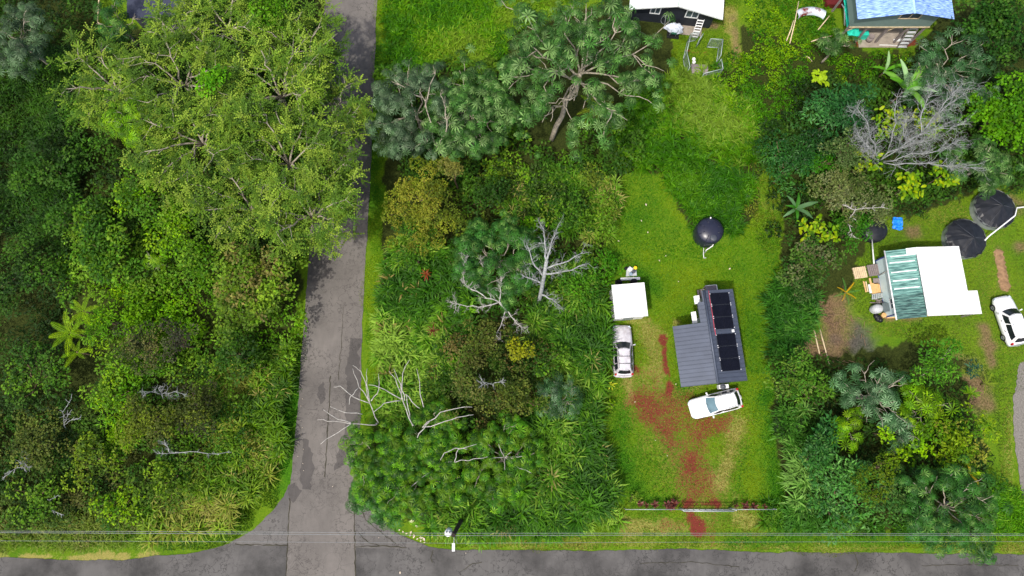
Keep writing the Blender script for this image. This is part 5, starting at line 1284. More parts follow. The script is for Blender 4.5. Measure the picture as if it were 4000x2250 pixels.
undergrowth('undergrowth', 'dark green weeds and vines filling the far left, cloud shade in their colour', [(-150,-120),(370,-120),(370,90),(300,200),(260,500),(330,800),(260,1000),(240,1500),(420,1750),(500,2000),(0,2060),(-150,2060)], .6, 2.6, G_DARK + [(40, 70, 20)], .3, .13, .6, 1.3, 26, 1, hs=5)  # dark species, with cloud shade on this side also put into the leaf colour
undergrowth('undergrowth', 'shaded shrubs growing under the feathery trees', [(250,200),(400,130),(600,120),(640,-60),(1230,-60),(1215,500),(1180,920),(900,1000),(260,950)], .8, 3.0, G_DARK + G_MID[:3], .32, .17, .7, 1.1, 22, 2)
undergrowth('undergrowth', 'mixed green shrubs below the feathery trees, left of the lane', [(230,850),(1130,880),(1175,1200),(1120,1400),(850,1500),(420,1450),(260,1200)], 1.2, 3.6, G_MID + G_LIME[:2], .28, .15, .65, 1.4, 26, 3)
undergrowth('fern_thicket', 'bright lime fern thicket in the left block', [(420,1130),(640,1080),(720,1300),(560,1450),(520,1800),(430,1850),(380,1500),(480,1330)], 1.0, 2.2, G_LIME + [(94, 146, 40), (112, 158, 50)], .4, .1, .5, 2.2, 34, 4, cat='fern')
undergrowth('undergrowth', 'brown green scrub at the lower left', [(-150,1600),(420,1560),(560,1850),(700,2000),(560,2060),(-150,2080)], .8, 2.2, [(60, 84, 32), (74, 98, 38), (86, 92, 44), (56, 92, 32), (96, 110, 50)], .26, .13, .55, 1.7, 28, 5)
undergrowth('undergrowth', 'olive shrubs between the two left dark crowns', [(400,1430),(900,1400),(1000,1700),(820,1850),(480,1850)], 1.2, 3.0, G_OLIVE[:2] + G_MID, .26, .14, .6, 1.4, 26, 6)
cane('cane_grass', 'tall arching cane grass along the lane, lower left block', [(860,1400),(1100,1330),(1105,1480),(1085,1760),(1060,1880),(950,2000),(840,2060),(560,2110),(520,1960),(800,1760)], 1.2, 2.4, [(56, 90, 28), (74, 110, 32), (94, 128, 38), (120, 146, 54), (136, 142, 66)], 4.6, 14, (.8, 1.6), .11, seed=1, dry=(150, 146, 84), dryf=.03)  # left-side cloud dimness put into the blade colour, below the other cane
cane('cane_grass', 'rough green grass bank along the crossing road, lower left', [(-150,1990),(300,1990),(640,1960),(980,2010),(860,2085),(620,2130),(300,2150),(-150,2150)], .7, 1.5, [(62, 100, 28), (82, 120, 34), (104, 136, 44), (122, 140, 62)], 9, 11, (.5, 1.0), .06, seed=2, dry=(150, 146, 90))
cane('tall_grass', 'tall grass on the far left, darkened in colour for cloud shade', [(-150,200),(300,150),(280,700),(330,900),(180,1000),(-150,800)], .9, 1.8, [(30, 58, 18), (44, 80, 24), (62, 100, 32)], 6, 10, (.5, 1.0), .06, seed=3)  # blade colours deepened to carry the cloud shade over the far left
cane('tall_grass', 'bright tall grass field beside the lane at the top', [(1500,-120),(2320,-120),(2200,60),(2020,100),(1960,230),(1800,240),(1560,300),(1510,280)], .6, 1.2, [(56, 104, 24), (74, 122, 28), (94, 138, 36), (116, 146, 50)], 8, 12, (.6, 1.2), .075, seed=4)
undergrowth('undergrowth', 'green shrubs under the central palmate trees', [(1490,280),(1960,220),(2080,560),(2420,430),(2560,520),(2440,680),(2200,700),(1950,780),(1560,700)], .8, 2.4, G_DARK[1:] + G_MID, .32, .18, .65, 1.3, 24, 7)
undergrowth('undergrowth', 'tangled weeds with white flowers below the central trees', [(1760,620),(2420,650),(2400,900),(2360,1060),(2100,1000),(1760,960)], .8, 2.2, G_MID + [(108, 130, 50), (60, 84, 34)], .28, .16, .55, 1.5, 26, 8)
cane('cane_grass', 'yellow-tipped cane grass in the centre above the dead trees', [(1960,700),(2250,660),(2420,700),(2390,950),(2200,900),(1980,880)], 1.2, 2.2, G_CANE + [(150, 160, 80)], 4.5, 13, (.8, 1.5), .1, seed=5, dry=(160, 156, 92), dryf=.08)
cane('cane_grass', 'green cane grass between lane verge and olive grove', [(1500,930),(1640,920),(1800,1000),(1860,1240),(1780,1420),(1720,1640),(1560,1660),(1480,1620),(1470,1480),(1490,1200)], 1.2, 2.4, G_CANE, 5, 14, (.9, 1.6), .11, seed=6, dry=(140, 130, 76), dryf=.02, out=math.pi)
cane('cane_grass', 'tall cane grass hedge along the left of the lawn', [(2050,1080),(2330,1000),(2365,1120),(2365,1420),(2330,1560),(2365,1760),(2400,2000),(2260,2070),(1850,2075),(1640,2060),(1700,1960),(2050,1900),(2080,1500)], 1.5, 3.0, G_CANE, 4.8, 15, (1.0, 1.8), .12, seed=7, dry=(146, 146, 84), dryf=.025)
cane('cane_grass', 'drooping cane grass fringe above the crossing road verge', [(1640,2000),(2000,1990),(2420,2000),(2440,2050),(2250,2090),(1900,2100),(1700,2090)], .7, 1.5, G_CANE[1:], 5.5, 13, (.8, 1.4), .1, seed=8, out=-math.pi / 2)
undergrowth('undergrowth', 'shrubs between the dead trees and the lawn hedge', [(1740,950),(2100,980),(2330,1000),(2300,1200),(2080,1250),(1800,1250)], 1.0, 2.4, G_MID[:3] + [(56, 96, 30)], .3, .17, .6, 1.3, 26, 9)
undergrowth('undergrowth', 'dim brown olive scrub around the olive grove', [(1680,1380),(1800,1300),(2130,1300),(2130,1560),(2060,1700),(1880,1760),(1760,1650),(1640,1600)], .8, 2.4, G_BROWN + G_DARK[1:3], .25, .13, .6, 1.3, 26, 10)
undergrowth('undergrowth', 'green shrubs filling the street corner thicket', [(1440,1660),(1700,1600),(2080,1700),(2080,1920),(1700,1990),(1500,1990),(1400,1900)], .8, 2.4, G_MID, .3, .16, .6, 1.4, 26, 11)
cane('tall_grass', 'tall grass field above the lawn', [(2380,420),(2560,330),(2760,260),(2960,420),(2990,620),(2900,640),(2680,620),(2440,660)], .8, 1.7, [(58, 104, 26), (76, 124, 32), (98, 140, 42), (122, 152, 60)], 6, 13, (.8, 1.6), .1, seed=9, out=math.pi * .8)
cane('tall_grass', 'dark green tall grass patch above the water tank', [(2580,650),(2780,630),(2930,680),(2940,800),(2880,890),(2830,900),(2740,930),(2690,860)], .3, .8, [(52, 98, 26), (68, 116, 30), (90, 136, 40)], 8, 13, (.7, 1.3), .085, seed=10)
cane('tall_grass', 'pale yellow-green grass tuft below the dog run', [(2590,300),(2690,285),(2760,330),(2720,400),(2600,400)], .6, 1.1, [(104, 138, 44), (130, 150, 60), (88, 124, 38)], 12, 10, (.5, .9), .05, seed=11)
undergrowth('weed_patch', 'leafy weeds between the dog run and the dark trees', [(2860,170),(3060,200),(3180,280),(3120,480),(2960,520),(2860,430),(2790,340)], .4, 1.3, G_WEED, .2, .12, .45, 3.6, 44, 12, cat='weeds')
undergrowth('weed_patch', 'yellow-green weeds around the curved shell', [(2930,-60),(3240,-60),(3260,120),(3300,190),(3130,240),(2990,200),(2920,120)], .1, .5, G_WEED + [(130, 168, 30)], .18, .12, .38, 4.2, 48, 13, cat='weeds')
undergrowth('weed_patch', 'low yellow-green weeds below the stilt house', [(3230,230),(3400,190),(3560,200),(3560,270),(3420,300),(3280,330)], .2, .7, G_WEED + [(138, 166, 40)], .18, .12, .36, 4.2, 46, 14, cat='weeds')
undergrowth('weed_patch', 'short scrubby weeds right of the tall grass', [(2930,480),(3060,520),(3060,700),(3080,900),(3040,1010),(2980,980),(2930,880),(2940,680)], .1, .6, [(84, 116, 36), (104, 132, 44), (120, 132, 52)], .18, .09, .34, 4, 34, 15, cat='weeds')
undergrowth('undergrowth', 'dark shrubs under the right-hand trees', [(2980,480),(3180,300),(3560,280),(3740,100),(4120,100),(4120,700),(3850,720),(3700,760),(3460,800),(3300,900),(3020,900)], .8, 2.6, G_DARK + G_MID[:2], .32, .17, .7, 1.2, 24, 16)
undergrowth('undergrowth', 'dense dark bushes behind the covered tanks', [(3560,680),(3830,660),(3840,740),(3680,800),(3560,850),(3480,800)], .6, 1.8, [(32, 58, 22), (44, 76, 28), (56, 92, 32)], .2, .12, .5, 2.0, 34, 17)
cane('cane_grass', 'dark cane grass hedge right of the tiny house', [(3050,1080),(3160,1090),(3230,1180),(3200,1280),(3110,1390),(3050,1400),(3035,1250)], 1.2, 2.4, [(48, 92, 32), (66, 114, 42), (92, 138, 58)], 5.5, 14, (.9, 1.6), .1, seed=12, out=math.pi)
undergrowth('undergrowth', 'dark shrubs below the lower right trees', [(3020,1400),(3280,1400),(3560,1420),(3780,1520),(3900,1740),(3900,2000),(3640,2060),(3140,2050),(3060,1700)], .5, 2.0, G_DARK + G_MID[:2], .3, .16, .6, 1.3, 24, 18)
cane('cane_grass', 'arching cane grass along the right of the lawn', [(3090,1620),(3200,1600),(3220,1750),(3190,1900),(3240,2070),(3150,2080),(3100,2010),(3095,1800)], 1.2, 2.4, [(66, 112, 42), (92, 138, 58), (124, 164, 84)], 5.5, 14, (.9, 1.6), .11, seed=13, out=math.pi)
cane('cane_grass', 'low grass fringe below the lower right thicket', [(3000,1960),(3120,2000),(3400,2030),(3640,2050),(3640,2095),(3300,2085),(3060,2080),(2960,2030)], .5, 1.3, [(56, 100, 30), (78, 124, 38), (100, 140, 50)], 6.5, 12, (.7, 1.2), .085, seed=14, out=-math.pi / 2)
cane('tall_grass', 'bright tall grass in the lower right corner', [(3860,1880),(3960,1900),(4100,1960),(4100,2110),(3880,2090)], .6, 1.2, [(64, 116, 28), (88, 138, 36), (110, 154, 48)], 12, 11, (.5, 1.), .06, seed=15)
G_LAWN = [(58, 116, 22), (78, 132, 22), (102, 144, 24), (124, 148, 38)]
lawn('lawn', 'mown bright green lawn around the tiny house', [(2370,700),(2560,620),(2660,760),(2750,940),(2850,950),(2980,780),(3060,860),(3020,1200),(3030,1450),(3090,1700),(3100,2010),(2380,2010),(2350,1500),(2340,1000)], 210, G_LAWN, 1)
lawn('lawn', 'mown grass verge along the right of the lane', [(1478,-60),(1540,-60),(1530,300),(1550,700),(1520,1000),(1500,1500),(1440,1660),(1405,1660),(1412,1400),(1426,1100),(1440,900),(1455,600)], 210, G_LAWN, 2)
lawn('lawn', 'mown grass verge above the crossing road', [(1700,2080),(2400,2010),(3100,2020),(3700,2080),(4100,2080),(4100,2160),(3000,2155),(2700,2140),(2000,2145),(1780,2144),(1620,2110)], 170, [(78, 104, 26), (96, 118, 34), (116, 126, 52)], 3)
lawn('lawn', 'narrow grass verge along the left of the lane', [(1150,1230),(1188,1230),(1170,1500),(1140,1830),(1110,1930),(990,2060),(880,2118),(760,2150),(640,2150),(860,2060),(1010,1990),(1080,1900),(1110,1500)], 200, [(44, 80, 20), (58, 94, 22), (74, 106, 30)], 4)
lawn('lawn', 'dull mown grass around the cottage', [(3290,960),(3420,800),(3620,830),(3760,760),(4100,740),(4100,1480),(3960,1560),(3950,1960),(3880,1700),(3800,1420),(3560,1330),(3400,1290),(3330,1180),(3280,1100)], 150, [(70, 92, 34), (86, 106, 40), (102, 116, 50)], 5, .08)
lawn('lawn', 'grass around the dog run and black house', [(2590,90),(2830,60),(2900,20),(2900,-60),(2840,-60),(2840,90),(2870,260),(2840,330),(2640,330),(2600,180)], 170, [(66, 100, 20), (90, 122, 24), (112, 132, 36)], 6)

# ------------------------------------------------------------------ individual trees
FEA = [(84, 114, 42), (104, 132, 50), (70, 98, 38), (126, 148, 62)]
for i, (x, y, h, R0, n, lb) in enumerate([
    (1056, 342, 9.5, 4.6, 430, 'feathery pale green tree with white forked trunk nearest the lane top'), (690, 300, 9.3, 4.1, 380, 'feathery tree left of the bright green clump, pale limbs showing'),
    (735, 540, 9, 4.2, 380, 'feathery tree in the middle of the left grove'), (1110, 610, 9.2, 4.3, 400, 'feathery tree overhanging the lane halfway down the grove'),
    (1205, 810, 8.4, 3.7, 340, 'lowest feathery tree, its crown reaching over the lane'), (420, 330, 7.8, 3.6, 320, 'feathery tree at the left rim of the grove'),
    (850, 90, 8.4, 3.9, 340, 'feathery tree at the top edge left of the lane'), (1185, 190, 8.2, 3.3, 300, 'feathery tree beside the lane at the top edge'),
    (1300, 440, 7.6, 2.9, 240, 'slim feathery tree hanging over the shaded lane'), (950, 790, 8.2, 3.5, 320, 'feathery tree at the foot of the grove, left of the lowest one'),
    (690, 130, 8, 2.6, 190, 'small feathery tree between the navy roof and the grove'), (1290, 680, 7.2, 2.2, 150, 'small feathery tree leaning farthest over the lane')]):
    feather_tree(lb, x, y, h, R0, FEA, i, int(n * .82))
PT = 'palmate trees with umbrella leaves'
palmate_tree('large dark palmate tree with pale limbs left of the black house', 2280, 215, 12, 6.2, 'blue', 340, 1, (2155, 545), branches=14, scale=1.12, group=PT, clear=((2215, 390, 62), (2190, 450, 60), (2170, 510, 60), (2290, 400, 40), (2390, 330, 45), (2120, 480, 40)))
palmate_tree('blue green palmate tree with open crown beside the lane', 1610, 400, 9, 3.8, 'greyed', 210, 2, (1700, 640), branches=8, group=PT, clear=((1650, 400, 50), (1680, 470, 50), (1715, 550, 50)))
palmate_tree('dense dark palmate tree between the lane tree and the largest', 1840, 420, 8.5, 3.9, 'blue', 290, 3, branches=8, group=PT)
palmate_tree('grey green palmate tree above the dead tree, top right', 3725, 265, 6.5, 3.9, 'dusky', 150, 4, branches=9, scale=.9, group=PT)
palmate_tree('silvery palmate sapling cluster below the mulch pile', 3430, 1545, 5, 2.7, 'silver', 44, 5, branches=7, scale=.95, group=PT)
palmate_tree('small silvery palmate tree amid lime shoots, lower right', 3545, 1690, 4.5, 1.25, 'silver', 13, 6, branches=4, scale=1.1, group=PT)
palmate_tree('green palmate tree with star of pale branches by the street', 3740, 1990, 7, 3.3, 'mid', 190, 7, (3700, 1960), branches=9, group=PT)
palmate_tree('bright palmate bush at the street corner', 1490, 1800, 4.6, 3.0, 'bright', 210, 8, branches=6, group=PT)
palmate_tree('bright palmate bush right of the corner one', 1640, 1860, 4.6, 3.3, 'bright', 230, 9, branches=6, group=PT)
palmate_tree('low palmate bush spilling onto the cracked apron', 1480, 1930, 3.4, 2.1, 'mid', 120, 10, branches=5, group=PT)
palmate_tree('palmate bush behind the fan of bare white branches', 1690, 1690, 4.4, 2.4, 'bright', 120, 11, branches=5, group=PT)
palmate_tree('yellowish palmate bush above the cane hedge, lower centre', 1960, 1800, 4.6, 3.0, 'bright', 190, 12, branches=6, group=PT)
palmate_tree('soft blue green palmate tree between the two dead trees', 1950, 1000, 6.5, 3.6, 'mid', 210, 13, branches=7, group=PT)
palmate_tree('small palmate tree touching the teal tarp', 3290, 150, 5, 1.35, 'blue', 24, 14, branches=5, group=PT)
palmate_tree('palmate tree beside the navy roof at the top left', 440, 70, 6, 1.9, 'mid', 34, 15, branches=6, group=PT)
palmate_tree('silver grey palmate tree in the top left corner', 20, 120, 8, 3.0, 'greyed', 110, 16, branches=6, group=PT)
palmate_tree('lime palmate tree inside the left feathery grove', 520, 460, 9.9, 2.1, 'lime', 60, 17, branches=6, scale=.9, group=PT)
palmate_tree('little lime palmate shrub above the round-leaved tree', 590, 1010, 5.5, .9, 'lime', 13, 18, branches=4, scale=.8, group=PT)
palmate_tree('lime palmate shrub beside the cane grass, lower right', 3335, 1675, 4, 1.15, 'lime', 20, 19, branches=4, group=PT)
palmate_tree('broad lime palmate shrub right of the silvery saplings', 3625, 1590, 3.6, 1.9, 'lime', 46, 20, branches=6, group=PT)
palmate_tree('grey palmate saplings along the cane hedge, lower centre', 2190, 1560, 4.2, 1.7, 'dusky', 44, 21, branches=5, group=PT, scale=.9)
palmate_tree('dark palmate tree hanging behind the upper covered tank', 3850, 640, 5.5, 2.5, 'blue', 80, 22, branches=6, group=PT)

OLY = [(102, 116, 40), (118, 128, 46), (88, 104, 38), (128, 132, 52)]
BT = 'broadleaf trees'
for i, (nm, lb, x, y, h, R0, pal, kw) in enumerate([
    ('round_leaved_tree', 'lime and bronze round-leaved tree overhanging the lane, left block', 960, 1110, 6.5, 4.2, [(98, 128, 44), (116, 144, 52), (84, 110, 40), (118, 116, 64)], dict(L=.26, W=.2, clump=.55, dens=30, cover=1.5)),
    ('broadleaf_tree', 'bright green clump wrapped round the feathery tree trunk', 862, 320, 9.8, 1.4, [(72, 128, 28), (92, 146, 32)], dict(L=.26, W=.2, clump=.5, dens=34)),
    ('broadleaf_tree', 'bright green crown at the top of the feathery grove', 1065, 60, 8.8, 2.4, [(76, 122, 32), (92, 138, 40)], dict(clump=.6)),
    ('broadleaf_tree', 'mid green tree left of the round-leaved one', 400, 1000, 5.5, 3.2, G_MID, dict()),
    ('broadleaf_tree', 'yellow green tree below the feathery grove', 690, 900, 6, 2.9, G_LIME + G_MID[2:], dict(L=.24)),
    ('broadleaf_tree', 'grey-green domed tree with ochre spot, left block', 545, 1350, 5.5, 2.4, [(66, 78, 40), (82, 92, 48), (58, 66, 40), (96, 98, 54)], dict(L=.16, W=.12, clump=.5, dens=48)),
    ('broadleaf_tree', 'sooty grey tree beside the grey-green dome', 690, 1330, 5.4, 1.6, [(58, 60, 46), (70, 70, 52), (80, 86, 56)], dict(L=.16, W=.12, clump=.45, dens=48)),
    ('broadleaf_tree', 'olive tree with lime rim, middle of the left block', 560, 1640, 5.2, 2.6, [(96, 112, 40), (112, 130, 44), (78, 90, 38)], dict(L=.18, W=.13, clump=.5, dens=44)),
    ('broadleaf_tree', 'dark olive tree right of the lime-rimmed one', 760, 1620, 5.4, 2.9, [(62, 74, 30), (78, 92, 36), (98, 112, 40), (56, 60, 38)], dict(L=.18, W=.13, clump=.5, dens=44)),
    ('olive_tree', 'large ochre yellow tree beside the lane verge', 1640, 760, 6.8, 3.3, OLY, dict(L=.15, W=.11, clump=.6, dens=90, cover=1.5)),
    ('olive_tree', 'lower ochre and green tree below the large ochre one', 1640, 900, 5.2, 2.6, OLY + G_MID[:2], dict(L=.15, W=.11, clump=.55, dens=80)),
    ('olive_tree', 'small tan crown on a thin trunk right of the ochre tree', 1772, 665, 7, 1.2, [(128, 128, 62), (114, 116, 58)], dict(L=.18, W=.12, clump=.42, dens=46)),
    ('olive_tree', 'olive tree below the dead white-limbed tree', 1880, 1330, 5, 2.2, [(86, 102, 40), (74, 92, 34), (100, 108, 50)], dict(L=.19, W=.13, clump=.5, dens=42)),
    ('olive_tree', 'small golden crown at the edge of the olive grove', 2030, 1370, 5.6, 1.25, [(140, 146, 44), (124, 132, 44)], dict(L=.19, W=.14, clump=.42, dens=46)),
    ('olive_tree', 'brown olive tree in the middle of the grove', 1850, 1510, 5.2, 2.7, [(74, 92, 38), (88, 106, 44), (64, 82, 32), (96, 100, 52)], dict(L=.19, W=.13, clump=.5, dens=42)),
    ('olive_tree', 'dark olive tree at the right of the grove', 2000, 1540, 5, 2.5, [(62, 80, 30), (78, 94, 36), (92, 102, 44)], dict(L=.19, W=.13, clump=.5, dens=42)),
    ('broadleaf_tree', 'bright round-leaved tree at the right edge, top', 3940, 430, 6.5, 3.8, [(76, 124, 34), (94, 144, 40), (62, 108, 32)], dict(L=.26, W=.22, clump=.5, dens=36, cover=1.7)),
    ('broadleaf_tree', 'dark round-leaved tree in the top right corner', 3890, 70, 7, 3.6, [(40, 76, 26), (56, 94, 32), (72, 108, 40)], dict(L=.28, W=.22, clump=.55, dens=32)),
    ('broadleaf_tree', 'dark glossy tree below the weeds, right of the grass field', 3280, 430, 6.5, 3.2, [(38, 80, 38), (50, 96, 46), (68, 114, 58)], dict(L=.36, W=.13, mt='gloss_leaf', droop=.5)),
    ('broadleaf_tree', 'dark fine-leaved tree beside the scrubby weeds', 3090, 650, 5.5, 2.7, [(38, 82, 34), (50, 96, 40), (64, 110, 46)], dict(L=.32, W=.1, mt='gloss_leaf')),
    ('broadleaf_tree', 'dark tree between the glossy one and the dead tree', 3150, 560, 5.8, 2.2, [(34, 72, 30), (46, 86, 34)], dict(L=.32, W=.12, mt='gloss_leaf')),
    ('broadleaf_tree', 'grey-olive tree left of the dead tree', 3290, 590, 6.5, 2.1, [(88, 108, 62), (72, 96, 48), (104, 120, 72)], dict(L=.18, W=.12, clump=.5, dens=44)),
    ('broadleaf_tree', 'fine bright green dome below the dark trees', 3215, 640, 4.8, 1.5, [(62, 120, 34), (76, 134, 40)], dict(L=.24, W=.07, clump=.6, dens=44)),
    ('broadleaf_tree', 'broad grey-olive tree above the yellow vine shrub', 3300, 740, 6, 3.1, [(92, 108, 56), (108, 120, 68), (78, 96, 46), (120, 128, 84)], dict(L=.18, W=.12, clump=.5, dens=44, cover=1.5)),
    ('broadleaf_tree', 'grey-olive crown touching the blue tarp', 3420, 800, 5, 1.9, [(96, 110, 62), (110, 122, 76), (80, 96, 50)], dict(L=.18, W=.12, clump=.45, dens=44)),
    ('broadleaf_tree', 'bright green tree shading the half hidden tank', 3350, 890, 4.2, 1.9, [(56, 106, 32), (72, 122, 38)], dict(L=.22, W=.12, clump=.5, dens=40)),
    ('broadleaf_tree', 'shrubby dark green tree left of the pallets', 3160, 1000, 4.5, 2.8, [(52, 90, 32), (68, 104, 38), (86, 116, 50), (104, 112, 72)], dict(L=.24, W=.15, clump=.5, dens=36)),
    ('broadleaf_tree', 'lower shrubby tree above the mulch pile', 3130, 1090, 3.6, 2.2, [(64, 98, 42), (86, 108, 60), (50, 86, 34)], dict(L=.22, W=.12, clump=.5, dens=36)),
    ('broadleaf_tree', 'light green tree right of the crossover', 3100, 1480, 5, 2.9, [(70, 116, 38), (90, 132, 48), (108, 140, 58), (58, 98, 34)], dict(L=.28, W=.13, clump=.55, dens=34)),
    ('broadleaf_tree', 'light branching tree with white blossoms below the cottage', 3660, 1430, 4.6, 2.3, [(74, 124, 40), (90, 138, 46), (60, 106, 34)], dict(L=.32, W=.13, clump=.5, dens=28, bark='bark_pale')),
    ('broadleaf_tree', 'yellow green tree beside the gravel drive', 3760, 1720, 4.6, 3.1, [(96, 130, 34), (118, 144, 42), (76, 114, 32), (136, 142, 60)], dict(L=.28, W=.14, clump=.55, dens=32)),
    ('broadleaf_tree', 'dark glossy tree along the cane fringe, lower right', 3200, 1790, 4.6, 2.4, [(52, 98, 42), (68, 116, 50), (90, 136, 66)], dict(L=.36, W=.13, mt='gloss_leaf')),
    ('broadleaf_tree', 'glossy tree in the middle of the lower right thicket', 3330, 1860, 4.8, 2.4, [(54, 100, 44), (72, 120, 52), (92, 138, 66)], dict(L=.36, W=.13, mt='gloss_leaf')),
    ('broadleaf_tree', 'glossy tree nearest the street, lower right thicket', 3270, 1980, 4.4, 2.6, [(56, 102, 46), (72, 122, 54), (94, 142, 70)], dict(L=.36, W=.13, mt='gloss_leaf')),
    ('broadleaf_tree', 'glossy tree left of the star-branched tree', 3480, 1960, 4.2, 2.2, [(60, 100, 46), (78, 118, 54), (94, 122, 64)], dict(L=.3, W=.12)),
    ('broadleaf_tree', 'mossy olive crown in the lower right thicket', 3430, 1840, 5.4, 1.25, [(84, 108, 28), (98, 120, 34)], dict(L=.14, W=.09, clump=.5, dens=60)),
    ('broadleaf_tree', 'smaller mossy olive crown below the other', 3405, 1925, 5, .95, [(84, 108, 28), (98, 120, 34)], dict(L=.14, W=.09, clump=.45, dens=60)),
    ('broadleaf_tree', 'mossy olive crown left of the larger mossy one', 3345, 1890, 5, .95, [(76, 104, 30), (90, 116, 36)], dict(L=.14, W=.09, clump=.45, dens=60)),
    ('broadleaf_tree', 'deep green crown beside the dark grass at the left edge', 160, 640, 4.6, 2.8, G_DARK + G_MID[:1], dict()),
    ('broadleaf_tree', 'dark crown at the left edge above the tree ferns', 110, 1040, 4.6, 3.0, G_DARK + G_MID[:2], dict(L=.26)),
    ('broadleaf_tree', 'mid green crown left of the feathery grove foot', 330, 830, 5, 2.6, G_MID[:3], dict(L=.28)),
    ('broadleaf_tree', 'lime crown under the lime palmate tree', 520, 760, 5.6, 2.7, G_LIME + G_MID[1:3], dict(L=.26)),
    ('broadleaf_tree', 'leafy crown between yellow green and round-leaved trees', 760, 1010, 5.4, 2.2, G_MID[1:] + G_LIME[:1], dict(L=.26)),
    ('broadleaf_tree', 'lime crown left of the lime-rimmed olive tree', 420, 1540, 4.2, 2.2, G_LIME + G_MID[2:], dict(L=.24)),
    ('broadleaf_tree', 'mid green crown below the tree ferns at the left edge', 120, 1480, 4.2, 2.8, G_MID[:3] + G_DARK[2:], dict(L=.26)),
    ('broadleaf_tree', 'yellow-green crown right of the forked bleached sapling', 360, 1790, 4, 2.5, [(92, 118, 38), (110, 134, 44), (74, 100, 34)], dict(L=.22)),
    ('broadleaf_tree', 'olive crown beside the grey dead snag', 150, 1740, 4, 2.2, [(84, 98, 42), (98, 110, 48), (70, 86, 36)], dict(L=.2)),
    ('broadleaf_tree', 'yellow-green crown below the fallen grey branch', 640, 1880, 4, 2.2, [(90, 120, 38), (108, 136, 44), (76, 104, 34)], dict(L=.22)),
    ('broadleaf_tree', 'low lime crown near the wires, lower left', 460, 1985, 3.4, 1.9, G_LIME + G_MID[2:], dict(L=.22)),
    ('broadleaf_tree', 'low mid green crown beside the pale crooked sapling', 130, 1960, 3.4, 2.0, G_MID[1:], dict(L=.22)),
    ('broadleaf_tree', 'shaded dark crown below the round-leaved tree', 920, 1380, 4.2, 2.1, G_DARK[1:] + G_MID[:1], dict(L=.26)),
    ('broadleaf_tree', 'bright fern-green crown between tree ferns and dome', 420, 1250, 4.4, 2.0, G_LIME + [(84, 132, 36)], dict(L=.26, W=.1)),
    ('broadleaf_tree', 'leafy crown above the thick dead trunk', 2230, 820, 4, 1.9, G_MID[:3], dict(L=.24)),
    ('broadleaf_tree', 'dim crown below the dense palmate tree', 1910, 740, 4.4, 2.2, G_DARK[1:] + G_MID[:2], dict(L=.24)),
    ('broadleaf_tree', 'bright shrub tree right of the thick dead trunk', 2250, 1120, 3.8, 1.7, [(62, 108, 32), (80, 126, 38)], dict(L=.24)),
    ('broadleaf_tree', 'leafy crown below the lower ochre tree', 1620, 1010, 3.8, 1.8, G_MID[:3], dict(L=.22)),
    ('broadleaf_tree', 'green crown between the golden crown and lawn hedge', 2140, 1420, 4, 1.8, G_MID[:3] + G_DARK[2:], dict(L=.24)),
    ('lime_shrub', 'lime shoots left of the small silvery palmate tree', 3450, 1690, 3.4, .6, [(140, 186, 30), (120, 170, 28)], dict(L=.26, W=.16, clump=.35)),
    ('lime_shrub', 'lime shrub below the small silvery palmate tree', 3520, 1770, 3.2, 1.1, [(140, 180, 28), (112, 158, 28)], dict(L=.28, W=.18, clump=.42)),
    ('lime_shrub', 'bright lime branch right of the small silvery palmate tree', 3590, 1745, 3.4, .75, [(138, 188, 26), (116, 168, 26)], dict(L=.28, W=.18, clump=.36)),
    ('broadleaf_shrub', 'mid green shrub beside the cane fringe, lower right', 3240, 1670, 3.2, 1.1, [(56, 104, 50), (70, 120, 58)], dict(L=.36, W=.2, clump=.42)),
    ('broadleaf_shrub', 'small yellow-green shrub at the lawn edge below the wagon', 2384, 1578, .9, .5, [(126, 164, 36), (104, 146, 32)], dict(L=.2, W=.12, clump=.25, dens=44)),
    ('broadleaf_shrub', 'upright olive shrub at the left end of the front fence', 2475, 1935, 1.2, .7, [(112, 140, 50), (90, 122, 42)], dict(L=.18, W=.09, clump=.28, dens=44)),
    ('broadleaf_shrub', 'lime heart-leaved shrub above the thick dead trunk', 2075, 880, 2.4, 1.0, [(96, 152, 40), (116, 166, 48)], dict(L=.28, W=.24, clump=.4)),
    ('broadleaf_shrub', 'bright shrub at the lawn hedge above the wagon', 2370, 1050, 2.6, 1.3, [(64, 116, 32), (80, 132, 38)], dict(L=.24, W=.16, clump=.45)),
    ('broadleaf_shrub', 'small dark shrub by the kerb of the gravel drive', 3810, 1445, 1.3, .7, [(46, 86, 66), (60, 100, 78)], dict(L=.26, W=.12, clump=.35)),
    ]):
    broad_tree(lb, x, y, h, R0, pal, seed=i + 1, name=nm, group=BT, cat='shrub' if 'shrub' in nm else 'tree', **kw)

